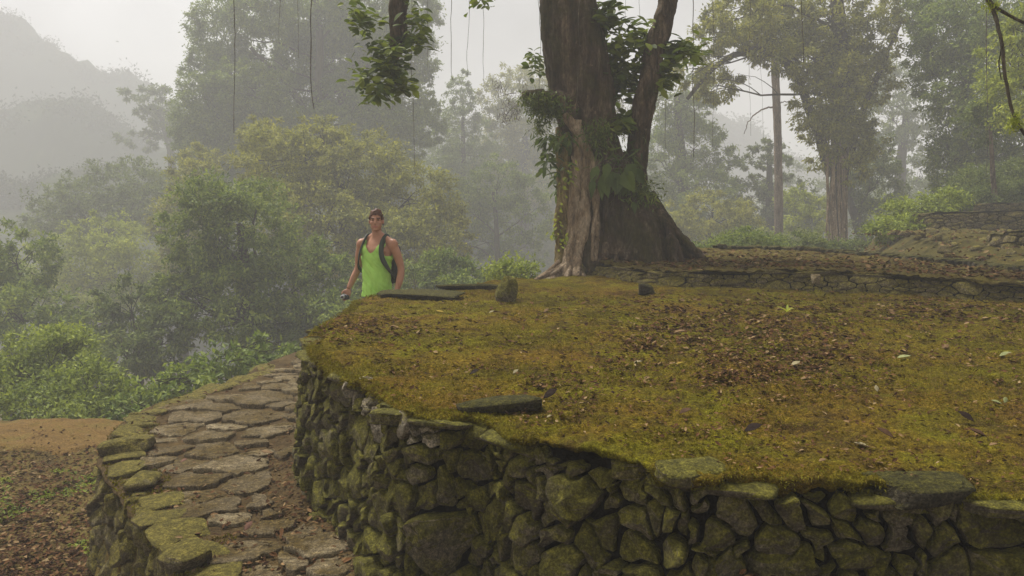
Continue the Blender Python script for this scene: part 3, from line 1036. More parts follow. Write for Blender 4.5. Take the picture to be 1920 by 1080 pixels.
def forest_tree(name, label, cat, trunk, lobes, leafmat, leaf=0.15, dens=0.9, bark="trunk", group=None, seed=0, wood=True, rw=None, limbs=(), depth=1.0, far=None):
    """trunk: (px, py, y, radius) from the foot up, or None for a low shrub; lobes: (px, py, y, rpx, rpy) in the photograph"""
    r_ = np.random.default_rng(seed + 500)
    dens = dens * DENS
    y0 = max(q[2] for q in lobes)
    k = far * 1.3 if far else (2.0 if y0 >= 17.6 else 1.4 if y0 > 14 else 1.15)
    lobes = [(q[0], q[1], q[2] * k, q[3], q[4]) for q in lobes]
    trunk = [(q[0], q[1], q[2] * k, q[3] * k * 0.8) for q in trunk] if trunk else None
    limbs = [([(u[0], u[1], u[2] * k) for u in pts], r0 * k * 0.8, r1 * k * 0.8) for pts, r0, r1 in limbs]
    leaf = leaf * (1.0 + 0.55 * (k - 1))
    L = []
    for (px, py, y, a, b) in lobes:
        yy = y + r_.uniform(-0.6, 0.6) * a / F * y
        c = at(px, py, yy)
        rx, rz = 1.12 * a / F * yy, 1.12 * b / F * yy
        L.append((c[0], c[1], c[2], rx, max(rx, rz) * r_.uniform(0.8, 1.1) * depth, rz))
    A = np.array(L)
    if trunk:
        T = [np.append(at(px, py, y), r) for px, py, y, r in trunk]
        g = float(ground_z(T[0][0], T[0][1]))
        T.insert(0, np.array([T[0][0], T[0][1], g - 0.2, T[0][3] * 1.25]))
    else:
        c = A[:, :3].mean(0)
        g = float(ground_z(c[0], c[1]))
        lowz = min(g, (A[:, 2] - A[:, 5]).min())
        T = [np.array([c[0], c[1], lowz - 0.2, rw or 0.05]), np.array([c[0], c[1], A[:, 2].mean(), (rw or 0.05) * 0.6])]
        g = lowz
    root = empty(name, (T[0][0], T[0][1], g))
    tag(root, label, cat, group, "thing")
    tp = smooth_path([t[:3] for t in T], 40)
    tr = np.interp(np.linspace(0, 1, 40), np.linspace(0, 1, len(T)), [t[3] for t in T])
    mb = MB()
    tube(mb, tp, tr, 12, rough=0.18)
    for (pts, r0, r1) in limbs:
        q = smooth_path([at(*p) for p in pts], 24)
        q[1:] += r_.normal(size=(23, 3)) * 0.02
        tube(mb, q, np.linspace(r0, r1, 24), 8, rough=0.15)
    if wood:
        for l in L:
            c = np.array(l[:3])
            k = int(np.clip(np.argmin(np.linalg.norm(tp - (c - np.array([0, 0, 0.8 * l[5]])), axis=1)), 3, 39))
            rb = min(tr[k] * 0.4, 0.05 + 0.015 * l[3])
            p = branch(mb, tp[k], c, rb, rb * 0.3, r_)
            for _ in range(9):
                e = c + unit(r_.normal(size=3) + np.array([0, 0, 0.3])) * np.array(l[3:6]) * r_.uniform(0.6, 1.0)
                s = p[r_.integers(4, 9)]
                branch(mb, s, e, rb * 0.32, 0.008, r_, n=6, seg=4)
    mb.build("trunk", M[bark], parent=root)
    mb = MB()
    leaf_cloud(mb, L, leaf, dens, r_)
    mb.build("crown", M[leafmat], parent=root, smooth=False)
    return root


def vine_drape(mb, x0, x1, y0, y1, d, n, r_, leaf=0.12, mi=0):
    """hanging curtains of creeper leaves"""
    for _ in range(n):
        px = r_.uniform(x0, x1)
        a = at(px, r_.uniform(y0, y0 + 0.5 * (y1 - y0)), d + r_.uniform(-0.6, 0.3))
        k = r_.integers(18, 50)
        l = r_.uniform(0.6, 1.8)
        t = r_.uniform(0, 1, k)
        p = a + np.column_stack([r_.normal(0, 0.05, k), r_.normal(0, 0.05, k), -t * l])
        dd = unit(np.column_stack([r_.normal(0, 0.5, k), r_.normal(0, 0.5, k) - 0.2, -np.ones(k)]))
        small_leaves(mb, p, dd, unit(r_.normal(size=(k, 3)) + np.array([0, -0.6, 0.6])), leaf * r_.uniform(0.7, 1.3, k), leaf * 0.45 * np.ones(k), mi)


G1, G2 = "trees on the slope left of the terrace", "trees behind the terraces on the right"
forest_tree("tall_tree", "very tall misty tree with a wide ragged crown towering behind the man", "tree",
            [(560, 640, 28, 0.5), (565, 420, 28, 0.42), (590, 240, 28, 0.34), (600, 90, 28, 0.2), (590, -20, 28, .12)],
            [(425, 62, 28, 60, 52), (500, 12, 27, 66, 45), (600, 45, 29, 78, 52), (690, 20, 29, 80, 52), (395, 205, 28, 62, 62), (470, 165, 27, 78, 42), (660, 170, 29, 76, 42),
             (735, 205, 28, 66, 52), (620, 245, 27, 88, 44), (770, 110, 30, 46, 56), (425, 290, 27, 62, 56), (530, 250, 28, 70, 40), (380, 120, 29, 30, 30), (780, 20, 30, 40, 40), (560, 110, 29, 50, 36), (440, 125, 29, 46, 36), (700, 110, 30, 46, 40), (590, 300, 29, 70, 50), (700, 290, 29, 70, 40), (480, 330, 28, 60, 50), (360, 260, 28, 36, 40), (520, 200, 30, 70, 60), (620, 110, 31, 80, 60), (440, 230, 30, 70, 60), (700, 240, 31, 70, 50), (410, 340, 29, 60, 50), (800, 230, 31, 30, 40)],
            "leaf_mid", 0.17, 1.25, group=G1, seed=1, far=1.5, limbs=[([(595, 260, 28), (640, 190, 28), (690, 120, 28)], 0.2, 0.08), ([(590, 240, 28), (540, 160, 28), (470, 90, 28)], 0.2, 0.07)])
forest_tree("round_tree", "broad bushy yellow-green tree directly behind the man's head and shoulders", "tree",
            [(660, 700, 18, 0.26), (650, 480, 18, 0.2), (640, 340, 18, 0.12)],
            [(545, 300, 18, 86, 62), (660, 315, 18, 104, 62), (765, 375, 18, 84, 70), (500, 265, 19, 50, 36), (610, 420, 17, 124, 88), (735, 470, 17, 104, 76), (830, 430, 18, 46, 62), (600, 250, 19, 50, 26)],
            "leaf_olive", 0.13, 0.9, group=G1, seed=2, far=1.35)
forest_tree("draped_tree", "dark tree hung with creepers in the middle of the left slope", "tree",
            [(470, 720, 15.5, 0.22), (465, 560, 15.5, 0.18), (450, 420, 15.5, 0.1)],
            [(385, 430, 15.5, 72, 84), (470, 440, 15.5, 86, 92), (560, 540, 15, 80, 90), (440, 570, 14.5, 104, 72), (350, 560, 15, 56, 66), (625, 590, 15, 84, 56), (520, 630, 14.5, 74, 40)],
            "leaf_mid", 0.12, 0.85, group=G1, seed=3)
forest_tree("slim_tree", "slim yellowish tree rising left of the creeper-hung dark one", "tree",
            [(345, 640, 18, 0.14), (350, 420, 18, 0.1)], [(362, 345, 18, 46, 52), (340, 420, 18, 50, 60), (375, 300, 19, 36, 30), (345, 490, 18, 44, 50)],
            "leaf_olive", 0.13, 0.8, group=G1, seed=4)
forest_tree("misty_tree", "dull olive tree on the skyline of the left slope below the palm-like silhouette", "tree",
            [(200, 560, 25, 0.3), (205, 420, 25, 0.2)], [(235, 345, 25, 78, 42), (150, 395, 25, 74, 50), (285, 385, 24, 56, 60), (90, 415, 26, 50, 34), (200, 410, 24, 80, 40)],
            "leaf_dark", 0.15, 0.75, group=G1, seed=5)
forest_tree("lime_tree", "light yellow-green tree low on the left slope", "tree",
            [(170, 680, 20, 0.22), (175, 520, 20, 0.15)], [(200, 450, 20, 66, 42), (115, 500, 20, 84, 50), (225, 520, 19, 76, 56), (160, 560, 19, 90, 40)],
            "leaf_lime", 0.13, 0.8, group=G1, seed=6)
forest_tree("edge_tree", "dull green tree cut off by the left edge halfway up the photo", "tree",
            [(20, 760, 17.5, 0.22), (22, 560, 17.5, 0.14)], [(30, 490, 17.5, 66, 56), (-30, 560, 17.5, 80, 80), (40, 590, 16.5, 84, 50), (140, 625, 16.5, 90, 46)],
            "leaf_mid", 0.13, 0.8, group=G1, seed=7)
forest_tree("dark_tree", "small dark green tree between the bright shrub and the creeper-hung tree", "tree",
            [(260, 800, 14.5, 0.14), (262, 640, 14.5, 0.1)], [(245, 590, 15, 70, 60), (305, 640, 14, 58, 62), (230, 660, 14, 60, 40), (320, 560, 15, 40, 50)],
            "leaf_dark", 0.12, 0.85, group=G1, seed=8)
forest_tree("palm_tree", "faint palm-like silhouette with drooping fans, almost lost in mist", "tree",
            [(326, 420, 42, 0.42), (322, 300, 42, 0.30), (305, 225, 42, 0.2)], [(285, 190, 42, 38, 26), (268, 262, 42, 44, 16), (322, 236, 42, 36, 34), (300, 215, 42, 40, 20)],
            "leaf_dark", 0.3, 0.8, group=G1, seed=9, wood=True)
forest_tree("bright_shrub", "bright green rounded shrub at the left edge above the orange clay", "shrub",
            None, [(95, 680, 11.6, 88, 62), (40, 730, 11.2, 80, 60), (165, 730, 11, 62, 56), (100, 760, 10.6, 110, 40), (130, 640, 12, 40, 24), (225, 770, 10.8, 50, 36)],
            "leaf_fresh", 0.085, 0.85, group="shrubs below the path", seed=10)
forest_tree("low_shrub", "low shrub with larger leaves beside the outer edge of the flagstone path", "shrub",
            None, [(300, 735, 10.6, 66, 32), (355, 712, 10.9, 60, 28), (250, 775, 10, 40, 30), (420, 690, 11.4, 60, 26), (500, 660, 11.8, 60, 26)],
            "leaf_mid", 0.13, 0.9, group="shrubs below the path", seed=11)
forest_tree("undergrowth_shrub", "grey-green thicket right of the man, under the round tree", "shrub",
            None, [(770, 540, 15.5, 80, 46), (850, 520, 15.5, 66, 44), (900, 530, 14.5, 60, 26), (690, 600, 14, 70, 40)],
            "leaf_mid", 0.11, 0.8, group="shrubs below the path", seed=12)
forest_tree("pointed_tree", "pale pointed tree standing alone under the white sky between the man and the big trunk", "tree",
            [(870, 460, 36, 0.25), (868, 220, 36, 0.1)], [(862, 178, 36, 26, 34), (866, 228, 36, 46, 34), (875, 285, 36, 60, 40), (860, 340, 36, 60, 40)],
            "leaf_mid", 0.18, 0.55, group=G1, seed=13)
forest_tree("misty_tree", "pale ragged tree rising out of the mist just left of the big trunk", "tree",
            [(980, 480, 38, 0.4), (985, 260, 38, 0.2)], [(945, 175, 38, 42, 36), (1005, 165, 38, 50, 40), (955, 250, 38, 60, 50), (1015, 250, 38, 56, 60), (925, 330, 38, 50, 40), (1000, 340, 38, 60, 50), (1080, 200, 40, 60, 60)],
            "leaf_olive", 0.2, 0.6, group=G1, seed=14)
forest_tree("thin_tree", "thin-stemmed foggy tree between the man and the big trunk, its stem showing low down", "tree",
            [(934, 560, 24, 0.13), (931, 430, 24, 0.1), (925, 360, 24, 0.06)], [(930, 350, 24, 62, 46), (875, 395, 24, 50, 50), (985, 400, 24, 50, 50), (900, 450, 25, 60, 30), (975, 470, 25, 56, 30), (840, 470, 25, 40, 40)],
            "leaf_mid", 0.14, 0.6, group=G1, seed=15)
forest_tree("fresh_shrub", "small fresh green bush glowing just left of the big tree's roots", "shrub",
            None, [(965, 502, 13.5, 30, 14), (990, 510, 13.2, 26, 12), (940, 512, 13.2, 24, 12)], "leaf_fresh", 0.09, 1.0, seed=16, far=0.8, group="shrubs behind the terrace")
forest_tree("grey_tree", "tall grey-green tree right behind the big trunk's leaning stem", "tree",
            [(1290, 520, 25, 0.3), (1280, 330, 25, 0.22), (1270, 180, 25, 0.1)], [(1265, 190, 25, 54, 60), (1235, 300, 25, 50, 60), (1300, 280, 25, 60, 60), (1325, 370, 24, 66, 50), (1245, 400, 24, 66, 50), (1310, 200, 26, 30, 40), (1350, 300, 26, 30, 40)],
            "leaf_mid", 0.16, 0.62, group=G2, seed=17)
forest_tree("olive_tree", "yellowish bushy tree low behind the terrace right of the big trunk's roots", "tree",
            [(1330, 540, 19, 0.2), (1330, 430, 19, 0.1)], [(1330, 410, 19, 76, 44), (1260, 440, 19, 60, 40), (1390, 440, 19, 44, 36), (1310, 470, 18, 80, 24)],
            "leaf_olive", 0.12, 0.75, group=G2, seed=18)
forest_tree("layered_tree", "dark layered conifer-like tree right behind the pale straight trunk", "tree",
            [(1445, 520, 24, 0.2), (1442, 260, 24, 0.06)], [(1440, 275, 24, 30, 10), (1440, 305, 24, 52, 12), (1442, 340, 24, 66, 14), (1445, 380, 24, 70, 22), (1450, 425, 24, 70, 26), (1500, 400, 24, 40, 40)],
            "leaf_dark", 0.14, 0.9, group=G2, seed=19)
forest_tree("lime_shrub", "light yellow-green bush between the pale straight trunk and the root-laced trunk", "shrub",
            None, [(1500, 375, 20, 44, 24), (1510, 430, 19.5, 46, 36), (1470, 450, 19, 50, 24)], "leaf_lime", 0.12, 0.7, seed=20, group="shrubs behind the terrace")
forest_tree("straight_tree", "pale straight bare trunk rising behind the right side of the terrace", "tree",
            [(1461, 500, 19, 0.14), (1460, 380, 19, 0.125), (1458, 250, 19, 0.12), (1453, 120, 19, 0.12), (1450, 40, 19, .08)],
            [(1440, 60, 19, 60, 40), (1400, 20, 19, 50, 40), (1470, 10, 19, 50, 40)], "leaf_olive", 0.13, 0.5, bark="pale_trunk", group=G2, seed=21,
            limbs=[([(1457, 200, 19), (1430, 205, 19), (1405, 225, 19), (1395, 250, 19)], 0.03, 0.01), ([(1457, 195, 19), (1480, 190, 19), (1500, 196, 19)], 0.02, 0.008)])
KR = 1.12
rt = forest_tree("root_laced_tree", "big leaning-limbed tree on the right, its trunk laced with pale hanging roots", "tree",
            [(1572, 500, 17, 0.25), (1570, 400, 17, 0.20), (1572, 280, 17, 0.21), (1580, 160, 17, 0.21), (1572, 40, 17, 0.2), (1565, -60, 17, 0.12)],
            [(1385, 35, 17, 60, 44), (1330, 70, 17.5, 38, 44), (1470, 55, 17, 64, 48), (1555, 40, 17, 70, 54), (1635, 60, 17, 56, 54), (1590, 130, 16.8, 52, 50), (1512, 105, 17, 50, 40),
             (1420, 85, 17, 44, 34), (1565, 205, 16.8, 44, 54), (1608, 250, 17, 36, 50), (1345, 160, 17.5, 40, 34), (1545, 280, 16.8, 30, 40), (1300, 130, 17.5, 34, 36), (1640, 150, 17.5, 40, 40), (1578, 150, 16.2, 40, 50), (1572, 225, 16.2, 34, 44), (1530, 190, 16.4, 36, 50), (1600, 300, 16.4, 26, 40), (1485, 120, 16.5, 36, 34)],
            "leaf_olive", 0.12, 0.8, group=G2, seed=22, far=1.35,
            limbs=[([(1560, 330, 17), (1525, 220, 17), (1490, 140, 17), (1440, 95, 17), (1390, 100, 17), (1340, 125, 17), (1290, 185, 17)], 0.17, 0.05),
                   ([(1590, 300, 17), (1620, 200, 17), (1660, 110, 17), (1690, 40, 17)], 0.12, 0.04)])
mb = MB()
r_ = np.random.default_rng(77)
for k in range(16):
    x = r_.uniform(1550, 1592)
    p = [at(x + r_.normal(0, 4), y, 17 * 1.755 - 0.5 + r_.uniform(-0.1, 0.1)) for y in (r_.uniform(120, 260), 330, 400, 500)]
    tube(mb, smooth_path(p, 20), r_.uniform(0.018, 0.06), 6, rough=0.15)
mb.build("hanging_roots", M["root"], parent=rt)
forest_tree("leaning_tree", "small dark leaning tree between the root-laced trunk and the bright green bush", "tree",
            [(1632, 480, 20, 0.18), (1612, 430, 20, 0.15), (1590, 370, 20, 0.12)], [(1620, 300, 20, 50, 40), (1645, 350, 20, 46, 44), (1600, 350, 20.5, 36, 36), (1650, 410, 20, 40, 30)],
            "leaf_dark", 0.13, 0.85, group=G2, seed=23)
forest_tree("misty_tree", "hazy forked tree behind the bright bush with white sky between its branches", "tree",
            [(1690, 480, 31, 0.4), (1688, 330, 31, 0.3), (1700, 210, 31, 0.15)], [(1675, 220, 31, 50, 44), (1730, 240, 31, 40, 40), (1650, 150, 31, 46, 40), (1730, 330, 31, 36, 50), (1680, 400, 31, 60, 40), (1690, 160, 32, 40, 30), (1650, 280, 31, 30, 40)],
            "leaf_mid", 0.18, 0.55, group=G2, seed=24)
forest_tree("fresh_shrub", "bright fresh green bush spilling over the left end of the ochre wall", "shrub",
            None, [(1660, 435, 16.4, 34, 16), (1695, 425, 16.5, 44, 20), (1730, 400, 17.2, 44, 22), (1765, 375, 17.5, 36, 20), (1690, 400, 17.5, 40, 20)], "leaf_fresh", 0.10, 1.0, seed=25, far=0.79, group="shrubs behind the terrace")
forest_tree("drooping_tree", "large dark drooping tree filling the upper right corner above the stone walls", "tree",
            [(1803, 420, 19, 0.26), (1805, 330, 19, 0.2), (1815, 150, 19, 0.15)],
            [(1800, 55, 19, 74, 66), (1880, 40, 18, 70, 66), (1785, 165, 18.5, 56, 60), (1862, 170, 18, 76, 74), (1830, 270, 18, 64, 60), (1905, 280, 18, 56, 70), (1780, 285, 18.5, 36, 50), (1745, 110, 19, 40, 36), (1760, 30, 20, 50, 40),
             (1840, 345, 18.5, 50, 26), (1910, 355, 18.5, 50, 30), (1785, 350, 18.8, 36, 36), (1720, 20, 20, 40, 30)],
            "leaf_mid", 0.12, 0.85, group=G2, seed=26, far=1.15)
forest_tree("yellow_tree", "yellow-green leafy tree crown in the far upper right corner before the dark tree", "tree",
            [(1940, 430, 16, 0.12), (1935, 200, 16, 0.1)], [(1890, 110, 16.5, 40, 60), (1920, 190, 16, 40, 60), (1925, 60, 16, 40, 50)], "leaf_lime", 0.11, 0.7, group=G2, seed=27, far=0.85)
forest_tree("slim_tree", "slim pale trunk standing on the uppermost wall under the dark drooping tree", "tree",
            [(1865, 384, 19.3, 0.085), (1862, 330, 19.3, 0.075), (1856, 230, 19.3, 0.05)], [(1850, 230, 19.3, 40, 30), (1870, 200, 19.3, 40, 30)], "leaf_dark", 0.12, 0.7, bark="pale_trunk", group=G2, seed=28, far=0.79)
forest_tree("undergrowth_shrub", "dark low undergrowth along the far rim, from the big buttress to the pale straight trunk", "shrub",
            None, [(1350, 468, 18, 50, 26), (1410, 462, 18, 46, 26), (1300, 478, 18, 40, 22), (1450, 470, 18.5, 30, 20)], "leaf_mid", 0.09, 0.9, seed=31, far=0.8, group="shrubs behind the terrace")
forest_tree("undergrowth_shrub", "dark low undergrowth along the far rim, around the root-laced trunk's foot", "shrub",
            None, [(1510, 462, 18, 40, 24), (1550, 470, 19, 30, 18), (1615, 466, 18.5, 40, 20)], "leaf_dark", 0.09, 0.9, seed=32, far=0.85, group="shrubs behind the terrace")
forest_tree("undergrowth_shrub", "dark hedge-like growth right behind the uppermost stone wall, under the drooping tree", "shrub",
            None, [(1830, 372, 19.5, 40, 20), (1890, 368, 19.5, 46, 24), (1950, 360, 19.5, 50, 30), (1780, 378, 19, 30, 18), (1900, 335, 20.5, 50, 30), (1830, 340, 20.5, 40, 26)], "leaf_dark", 0.09, 0.9, seed=33, far=0.79, group="shrubs behind the terrace")
# far wood beyond, one mass lost in the mist
mb = MB()
r_ = np.random.default_rng(90)
LB = []
for k in range(80):
    px = r_.uniform(180, 1900)
    y = r_.uniform(75, 110)
    top = np.interp(px, [180, 350, 800, 1050, 1250, 1400, 1650, 1900], [420, 360, 330, 320, 330, 400, 380, 300])
    c = at(px, r_.uniform(top, 520), y)
    s = r_.uniform(3.2, 5.6)
    LB.append((c[0], c[1], c[2], s, s, s * 0.9))
leaf_cloud(mb, LB, 0.42, 1.8, r_)
tag(mb.build("far_wood", M["leaf_dark"], smooth=False), "mist-grey wood on the far side of the valley", "wood", kind="stuff")

# ------------------------------------------------------------------ the big tree on the upper terrace
TY = 10.8


def remeshed(mb, voxel, disp, smooth_it=2):
    """fuse the collected tubes into one skin, then push it along its normals by disp(points)"""
    o = mb.build("tmp", [M["bark"]])
    md = o.modifiers.new("r", "REMESH")
    md.mode = "VOXEL"
    md.voxel_size = voxel
    if smooth_it:
        sm = o.modifiers.new("s", "SMOOTH")
        sm.iterations = smooth_it
        sm.factor = 0.5
    dg = bpy.context.evaluated_depsgraph_get()
    me = bpy.data.meshes.new_from_object(o.evaluated_get(dg))
    n = len(me.vertices)
    V = np.zeros(n * 3, np.float32)
    N = np.zeros(n * 3, np.float32)
    me.vertices.foreach_get("co", V)
    me.vertices.foreach_get("normal", N)
    V, N = V.reshape(-1, 3).astype(float), N.reshape(-1, 3).astype(float)
    nl = len(me.loops)
    li = np.zeros(nl, np.int32)
    me.loops.foreach_get("vertex_index", li)
    lt = np.zeros(len(me.polygons), np.int32)
    me.polygons.foreach_get("loop_total", lt)
    st = np.concatenate([[0], np.cumsum(lt)[:-1]])
    Fq = [li[st[lt == k][:, None] + np.arange(k)] for k in np.unique(lt)]
    old = o.data
    bpy.data.objects.remove(o)
    bpy.data.meshes.remove(old)
    bpy.data.meshes.remove(me)
    if disp is not None:
        V = V + N * disp(V)[:, None]
    return V, N, Fq


def tp(pts, r, mb, seg=14, rough=0.10, n=30):
    P = smooth_path([np.append(at(a, b, y), rr) for (a, b, y), rr in zip(pts, r)], n)
    tube(mb, P[:, :3], P[:, 3], seg, rough=rough)


tree = empty("big_tree", at(1165, 488, TY))
tag(tree, "huge old tree with buttressed roots and a leaning second stem on the upper terrace", "tree", kind="thing")
px = TY / F
mb = MB()
tp([(1150, 500, TY), (1134, 400, TY), (1114, 290, TY), (1094, 190, TY), (1076, 90, TY), (1064, 0, TY), (1058, -120, TY + .2), (1075, -330, TY + .3), (1110, -560, TY + .4)],
   [80 * px, 58 * px, 49 * px, 55 * px, 56 * px, 50 * px, 46 * px, 40 * px, 26 * px], mb, 24, 0.05, 50)
tp([(1140, 470, TY - .1), (1154, 360, TY - .1), (1124, 250, TY), (1098, 160, TY + .1)], [54 * px, 34 * px, 32 * px, 32 * px], mb, 18)          # right side bulge of the trunk
tp([(1188, 400, TY), (1186, 330, TY), (1195, 270, TY), (1212, 170, TY), (1232, 80, TY), (1252, 0, TY + .1), (1290, -130, TY + .2), (1330, -300, TY + .4)], [30 * px, 24 * px, 19 * px, 19 * px, 17 * px, 16 * px, 14 * px, 9 * px], mb, 16, 0.06, 46)
tp([(1165, 350, TY), (1205, 400, TY - .1), (1255, 450, TY - .1), (1320, 492, TY), (1345, 500, TY)], [36 * px, 34 * px, 26 * px, 15 * px, 7 * px], mb, 16)   # big buttress
tp([(1170, 370, TY - .3), (1195, 430, TY - .55), (1215, 480, TY - .8), (1235, 505, TY - 1.0)], [40 * px, 34 * px, 24 * px, 8 * px], mb, 14)
tp([(1150, 380, TY - .3), (1148, 440, TY - .5), (1150, 490, TY - .7)], [34 * px, 30 * px, 26 * px], mb, 14)
for k, (xx, w) in enumerate([(1108, 11), (1126, 8), (1176, 9), (1200, 10), (1225, 9), (1252, 8)]):
    s = (xx - 1108) / 140
    tp([(xx - 20 * s, 330 + 60 * s, TY - .38), (xx, 410 + 20 * s, TY - .55), (xx + 6 * s, 470, TY - .72), (xx + 16 * s, 510, TY - .9)], [w * px, w * px * 1.1, w * px * 1.2, 4 * px], mb, 10)
tp([(1100, 240, TY - .1), (1060, 205, TY - .25), (1020, 186, TY - .35), (978, 176, TY - .4)], [30 * px, 24 * px, 15 * px, 5 * px], mb, 12, 0.35)                     # broken limb on the left
tp([(1070, -40, TY), (960, -150, TY - .2), (820, -190, TY - .5), (760, -120, TY - .8), (748, 0, TY - .9), (742, 80, TY - .9), (740, 128, TY - .9)],
   [26 * px, 20 * px, 17 * px, 15 * px, 14 * px, 12 * px, 5 * px], mb, 12, 0.2, 50)                                                                                 # drooping limb
tp([(1070, -200, TY), (1000, -300, TY), (900, -420, TY - .5)], [26 * px, 20 * px, 8 * px], mb, 10)
tp([(1085, -250, TY), (1180, -380, TY), (1320, -480, TY)], [26 * px, 20 * px, 8 * px], mb, 10)
rid = lambda P, s: 1 - 2 * np.abs(fbm(P * np.array([1, 1, 0.16]), s, 3, 0.5))
bark_d = lambda P: 0.045 * rid(P, 4.5) + 0.022 * rid(P + 7, 11) - 0.03 + 0.025 * fbm(P * np.array([1, 1, 0.22]), 5, 4, 0.6) + 0.018 * fbm(P * np.array([1, 1, 0.35]), 17, 3, 0.6) + 0.02 * fbm(P, 3.0, 3)
V, N, Fq = remeshed(mb, 0.028, bark_d)
MB().add(V, *Fq).build("trunk", M["bark"], parent=tree)
# pale strangler roots down the left flank
def root_strand(pts, r, mat, seed):
    m = MB()
    r2 = np.random.default_rng(seed)
    for q in range(3):
        P = smooth_path([np.append(at(a + r2.normal(0, 3), b, y + r2.normal(0, 0.04)), rr * px * (1.0 if q == 0 else 0.55)) for (a, b, y), rr in zip(pts, r)], 60)
        P[:, :2] += 0.02 * np.stack([fbm(P[:, :3] + q * 9, 2.5, 3), fbm(P[:, :3] + 5 + q * 9, 2.5, 3)], -1)
        tube(m, P[:, :3], P[:, 3], 12, rough=0.22)
    m.build("root", M[mat], parent=tree)


root_strand([(1046, 240, TY - .30), (1050, 330, TY - .35), (1052, 420, TY - .45), (1054, 480, TY - .6), (1042, 520, TY - .8)], [6, 8, 10, 12, 6], "lichen_root", 1)
root_strand([(1062, 250, TY - .30), (1060, 340, TY - .38), (1063, 440, TY - .5), (1066, 505, TY - .8)], [5, 7, 9, 6], "lichen_root", 2)
root_strand([(1076, 225, TY - .38), (1080, 300, TY - .45), (1078, 400, TY - .55), (1076, 470, TY - .65), (1060, 522, TY - 1.0)], [8, 10, 12, 13, 6], "root", 3)
root_strand([(1098, 262, TY - .42), (1093, 340, TY - .52), (1096, 420, TY - .62), (1086, 480, TY - .75), (1082, 520, TY - 1.0)], [9, 11, 12, 10, 5], "root", 4)
root_strand([(1060, 215, TY - .40), (1085, 250, TY - .5), (1105, 300, TY - .58), (1118, 350, TY - .62)], [8, 9, 6, 5], "root", 5)
root_strand([(1118, 300, TY - .5), (1122, 360, TY - .6), (1116, 430, TY - .72), (1112, 490, TY - .9)], [5, 6, 6, 5], "root", 6)
for k, (a, b, c, d) in enumerate([(1050, 490, 1010, 522), (1058, 495, 1034, 526), (1072, 495, 1062, 530), (1080, 495, 1100, 526), (1066, 490, 1000, 528)]):
    root_strand([(a, b, TY - .7), ((a + c) / 2, (b + d) / 2 + 3, TY - .85), (c, d, TY - 1.0)], [6, 5, 3], "root", 20 + k)
for k, (x0, y0, x1, y1, x2, y2, w) in enumerate([(1135, 340, 1140, 420, 1136, 490, 7), (1200, 372, 1212, 440, 1208, 500, 8), (1222, 398, 1240, 450, 1246, 500, 8), (1240, 412, 1268, 460, 1284, 500, 8),
                                                 (1215, 360, 1262, 430, 1322, 494, 9), (1178, 360, 1186, 430, 1180, 496, 7), (1155, 350, 1164, 420, 1158, 494, 6), (1250, 440, 1300, 480, 1352, 500, 6)]):
    dd = 0.62 if x1 < 1200 else 0.55 if x2 < 1300 else 0.28
    root_strand([(x0, y0, TY - dd + .12), (x1, y1, TY - dd), (x2, y2, TY - dd - .2)], [w * .7, w, w * .7], "dark_root", 40 + k)
# crown high above the picture
mb = MB()
r_ = np.random.default_rng(3)
LB = []
for (a, b, y, s) in [(900, -420, 10.3, 150), (1110, -560, 11, 170), (1320, -480, 10.8, 160), (1330, -330, 11.2, 120), (1000, -650, 11, 160), (780, -330, 10, 110), (1250, -650, 11, 150)]:
    c = at(a, b, y)
    LB.append((c[0], c[1], c[2], s * px, s * px, s * px * 0.6))
leaf_cloud(mb, LB, 0.22, 0.35, r_)
mb.build("crown", M["broad"], parent=tree, smooth=False)


def sprays(mb, wood, regions, n, leaf, r_, hub=None, down=0.25, curl=0.25, wid=0.55):
    """leafy shoots: each a thin stem from a hub with broad alternate leaves along it"""
    for _ in range(n):
        rg = regions[r_.integers(0, len(regions))]
        e = at(rg[0] + r_.normal(0, rg[2]) * 0.6, rg[1] + r_.normal(0, rg[3]) * 0.6, rg[4] + r_.normal(0, 0.22))
        h = np.array(hub if hub is not None else at(rg[0], rg[1] + rg[3], rg[4])) + r_.normal(size=3) * 0.1
        v = e - h
        s = e - unit(v) * min(0.35, np.linalg.norm(v)) * r_.uniform(0.6, 1.1) + r_.normal(size=3) * 0.05
        tube(wood, smooth_path([s, (s + e) / 2 + np.array([0, 0, 0.03]), e], 6), np.linspace(0.006, 0.003, 6), 4, cap=False)
        k = r_.integers(4, 8)
        t = np.linspace(0.1, 1, k)
        c = s + (e - s) * t[:, None]
        ax = unit(e - s)
        sd = unit(np.cross(ax, np.array([0, 0, 1.0])))
        sg = np.where(np.arange(k) % 2, 1, -1)[:, None]
        d = unit(sd * sg * 0.9 + ax * 0.5 + np.array([0, 0, -down]) + r_.normal(size=(k, 3)) * 0.3)
        nr = unit(np.array([0, -0.35, 1.0]) + r_.normal(size=(k, 3)) * 0.4)
        L = leaf * r_.uniform(0.6, 1.2, k)
        broad_leaves(mb, c + d * 0.02, d, nr, L, L * wid, curl=r_.uniform(0, curl, k))


def leafy(name, mat, regions, n, leaf, seed, hub=None, extra=(), **kw):
    r2 = np.random.default_rng(seed)
    a, w = MB(), MB()
    for pts, r0, r1 in extra:
        q = smooth_path([at(*p) for p in pts], 14)
        tube(w, q, np.linspace(r0, r1, 14), 6, rough=0.1)
    sprays(a, w, regions, n, leaf, r2, hub=hub, **kw)
    root = a.build(name, M[mat], parent=tree, smooth=False)
    w.build("twigs", M["vine"], parent=root) if w.f else None
    return root


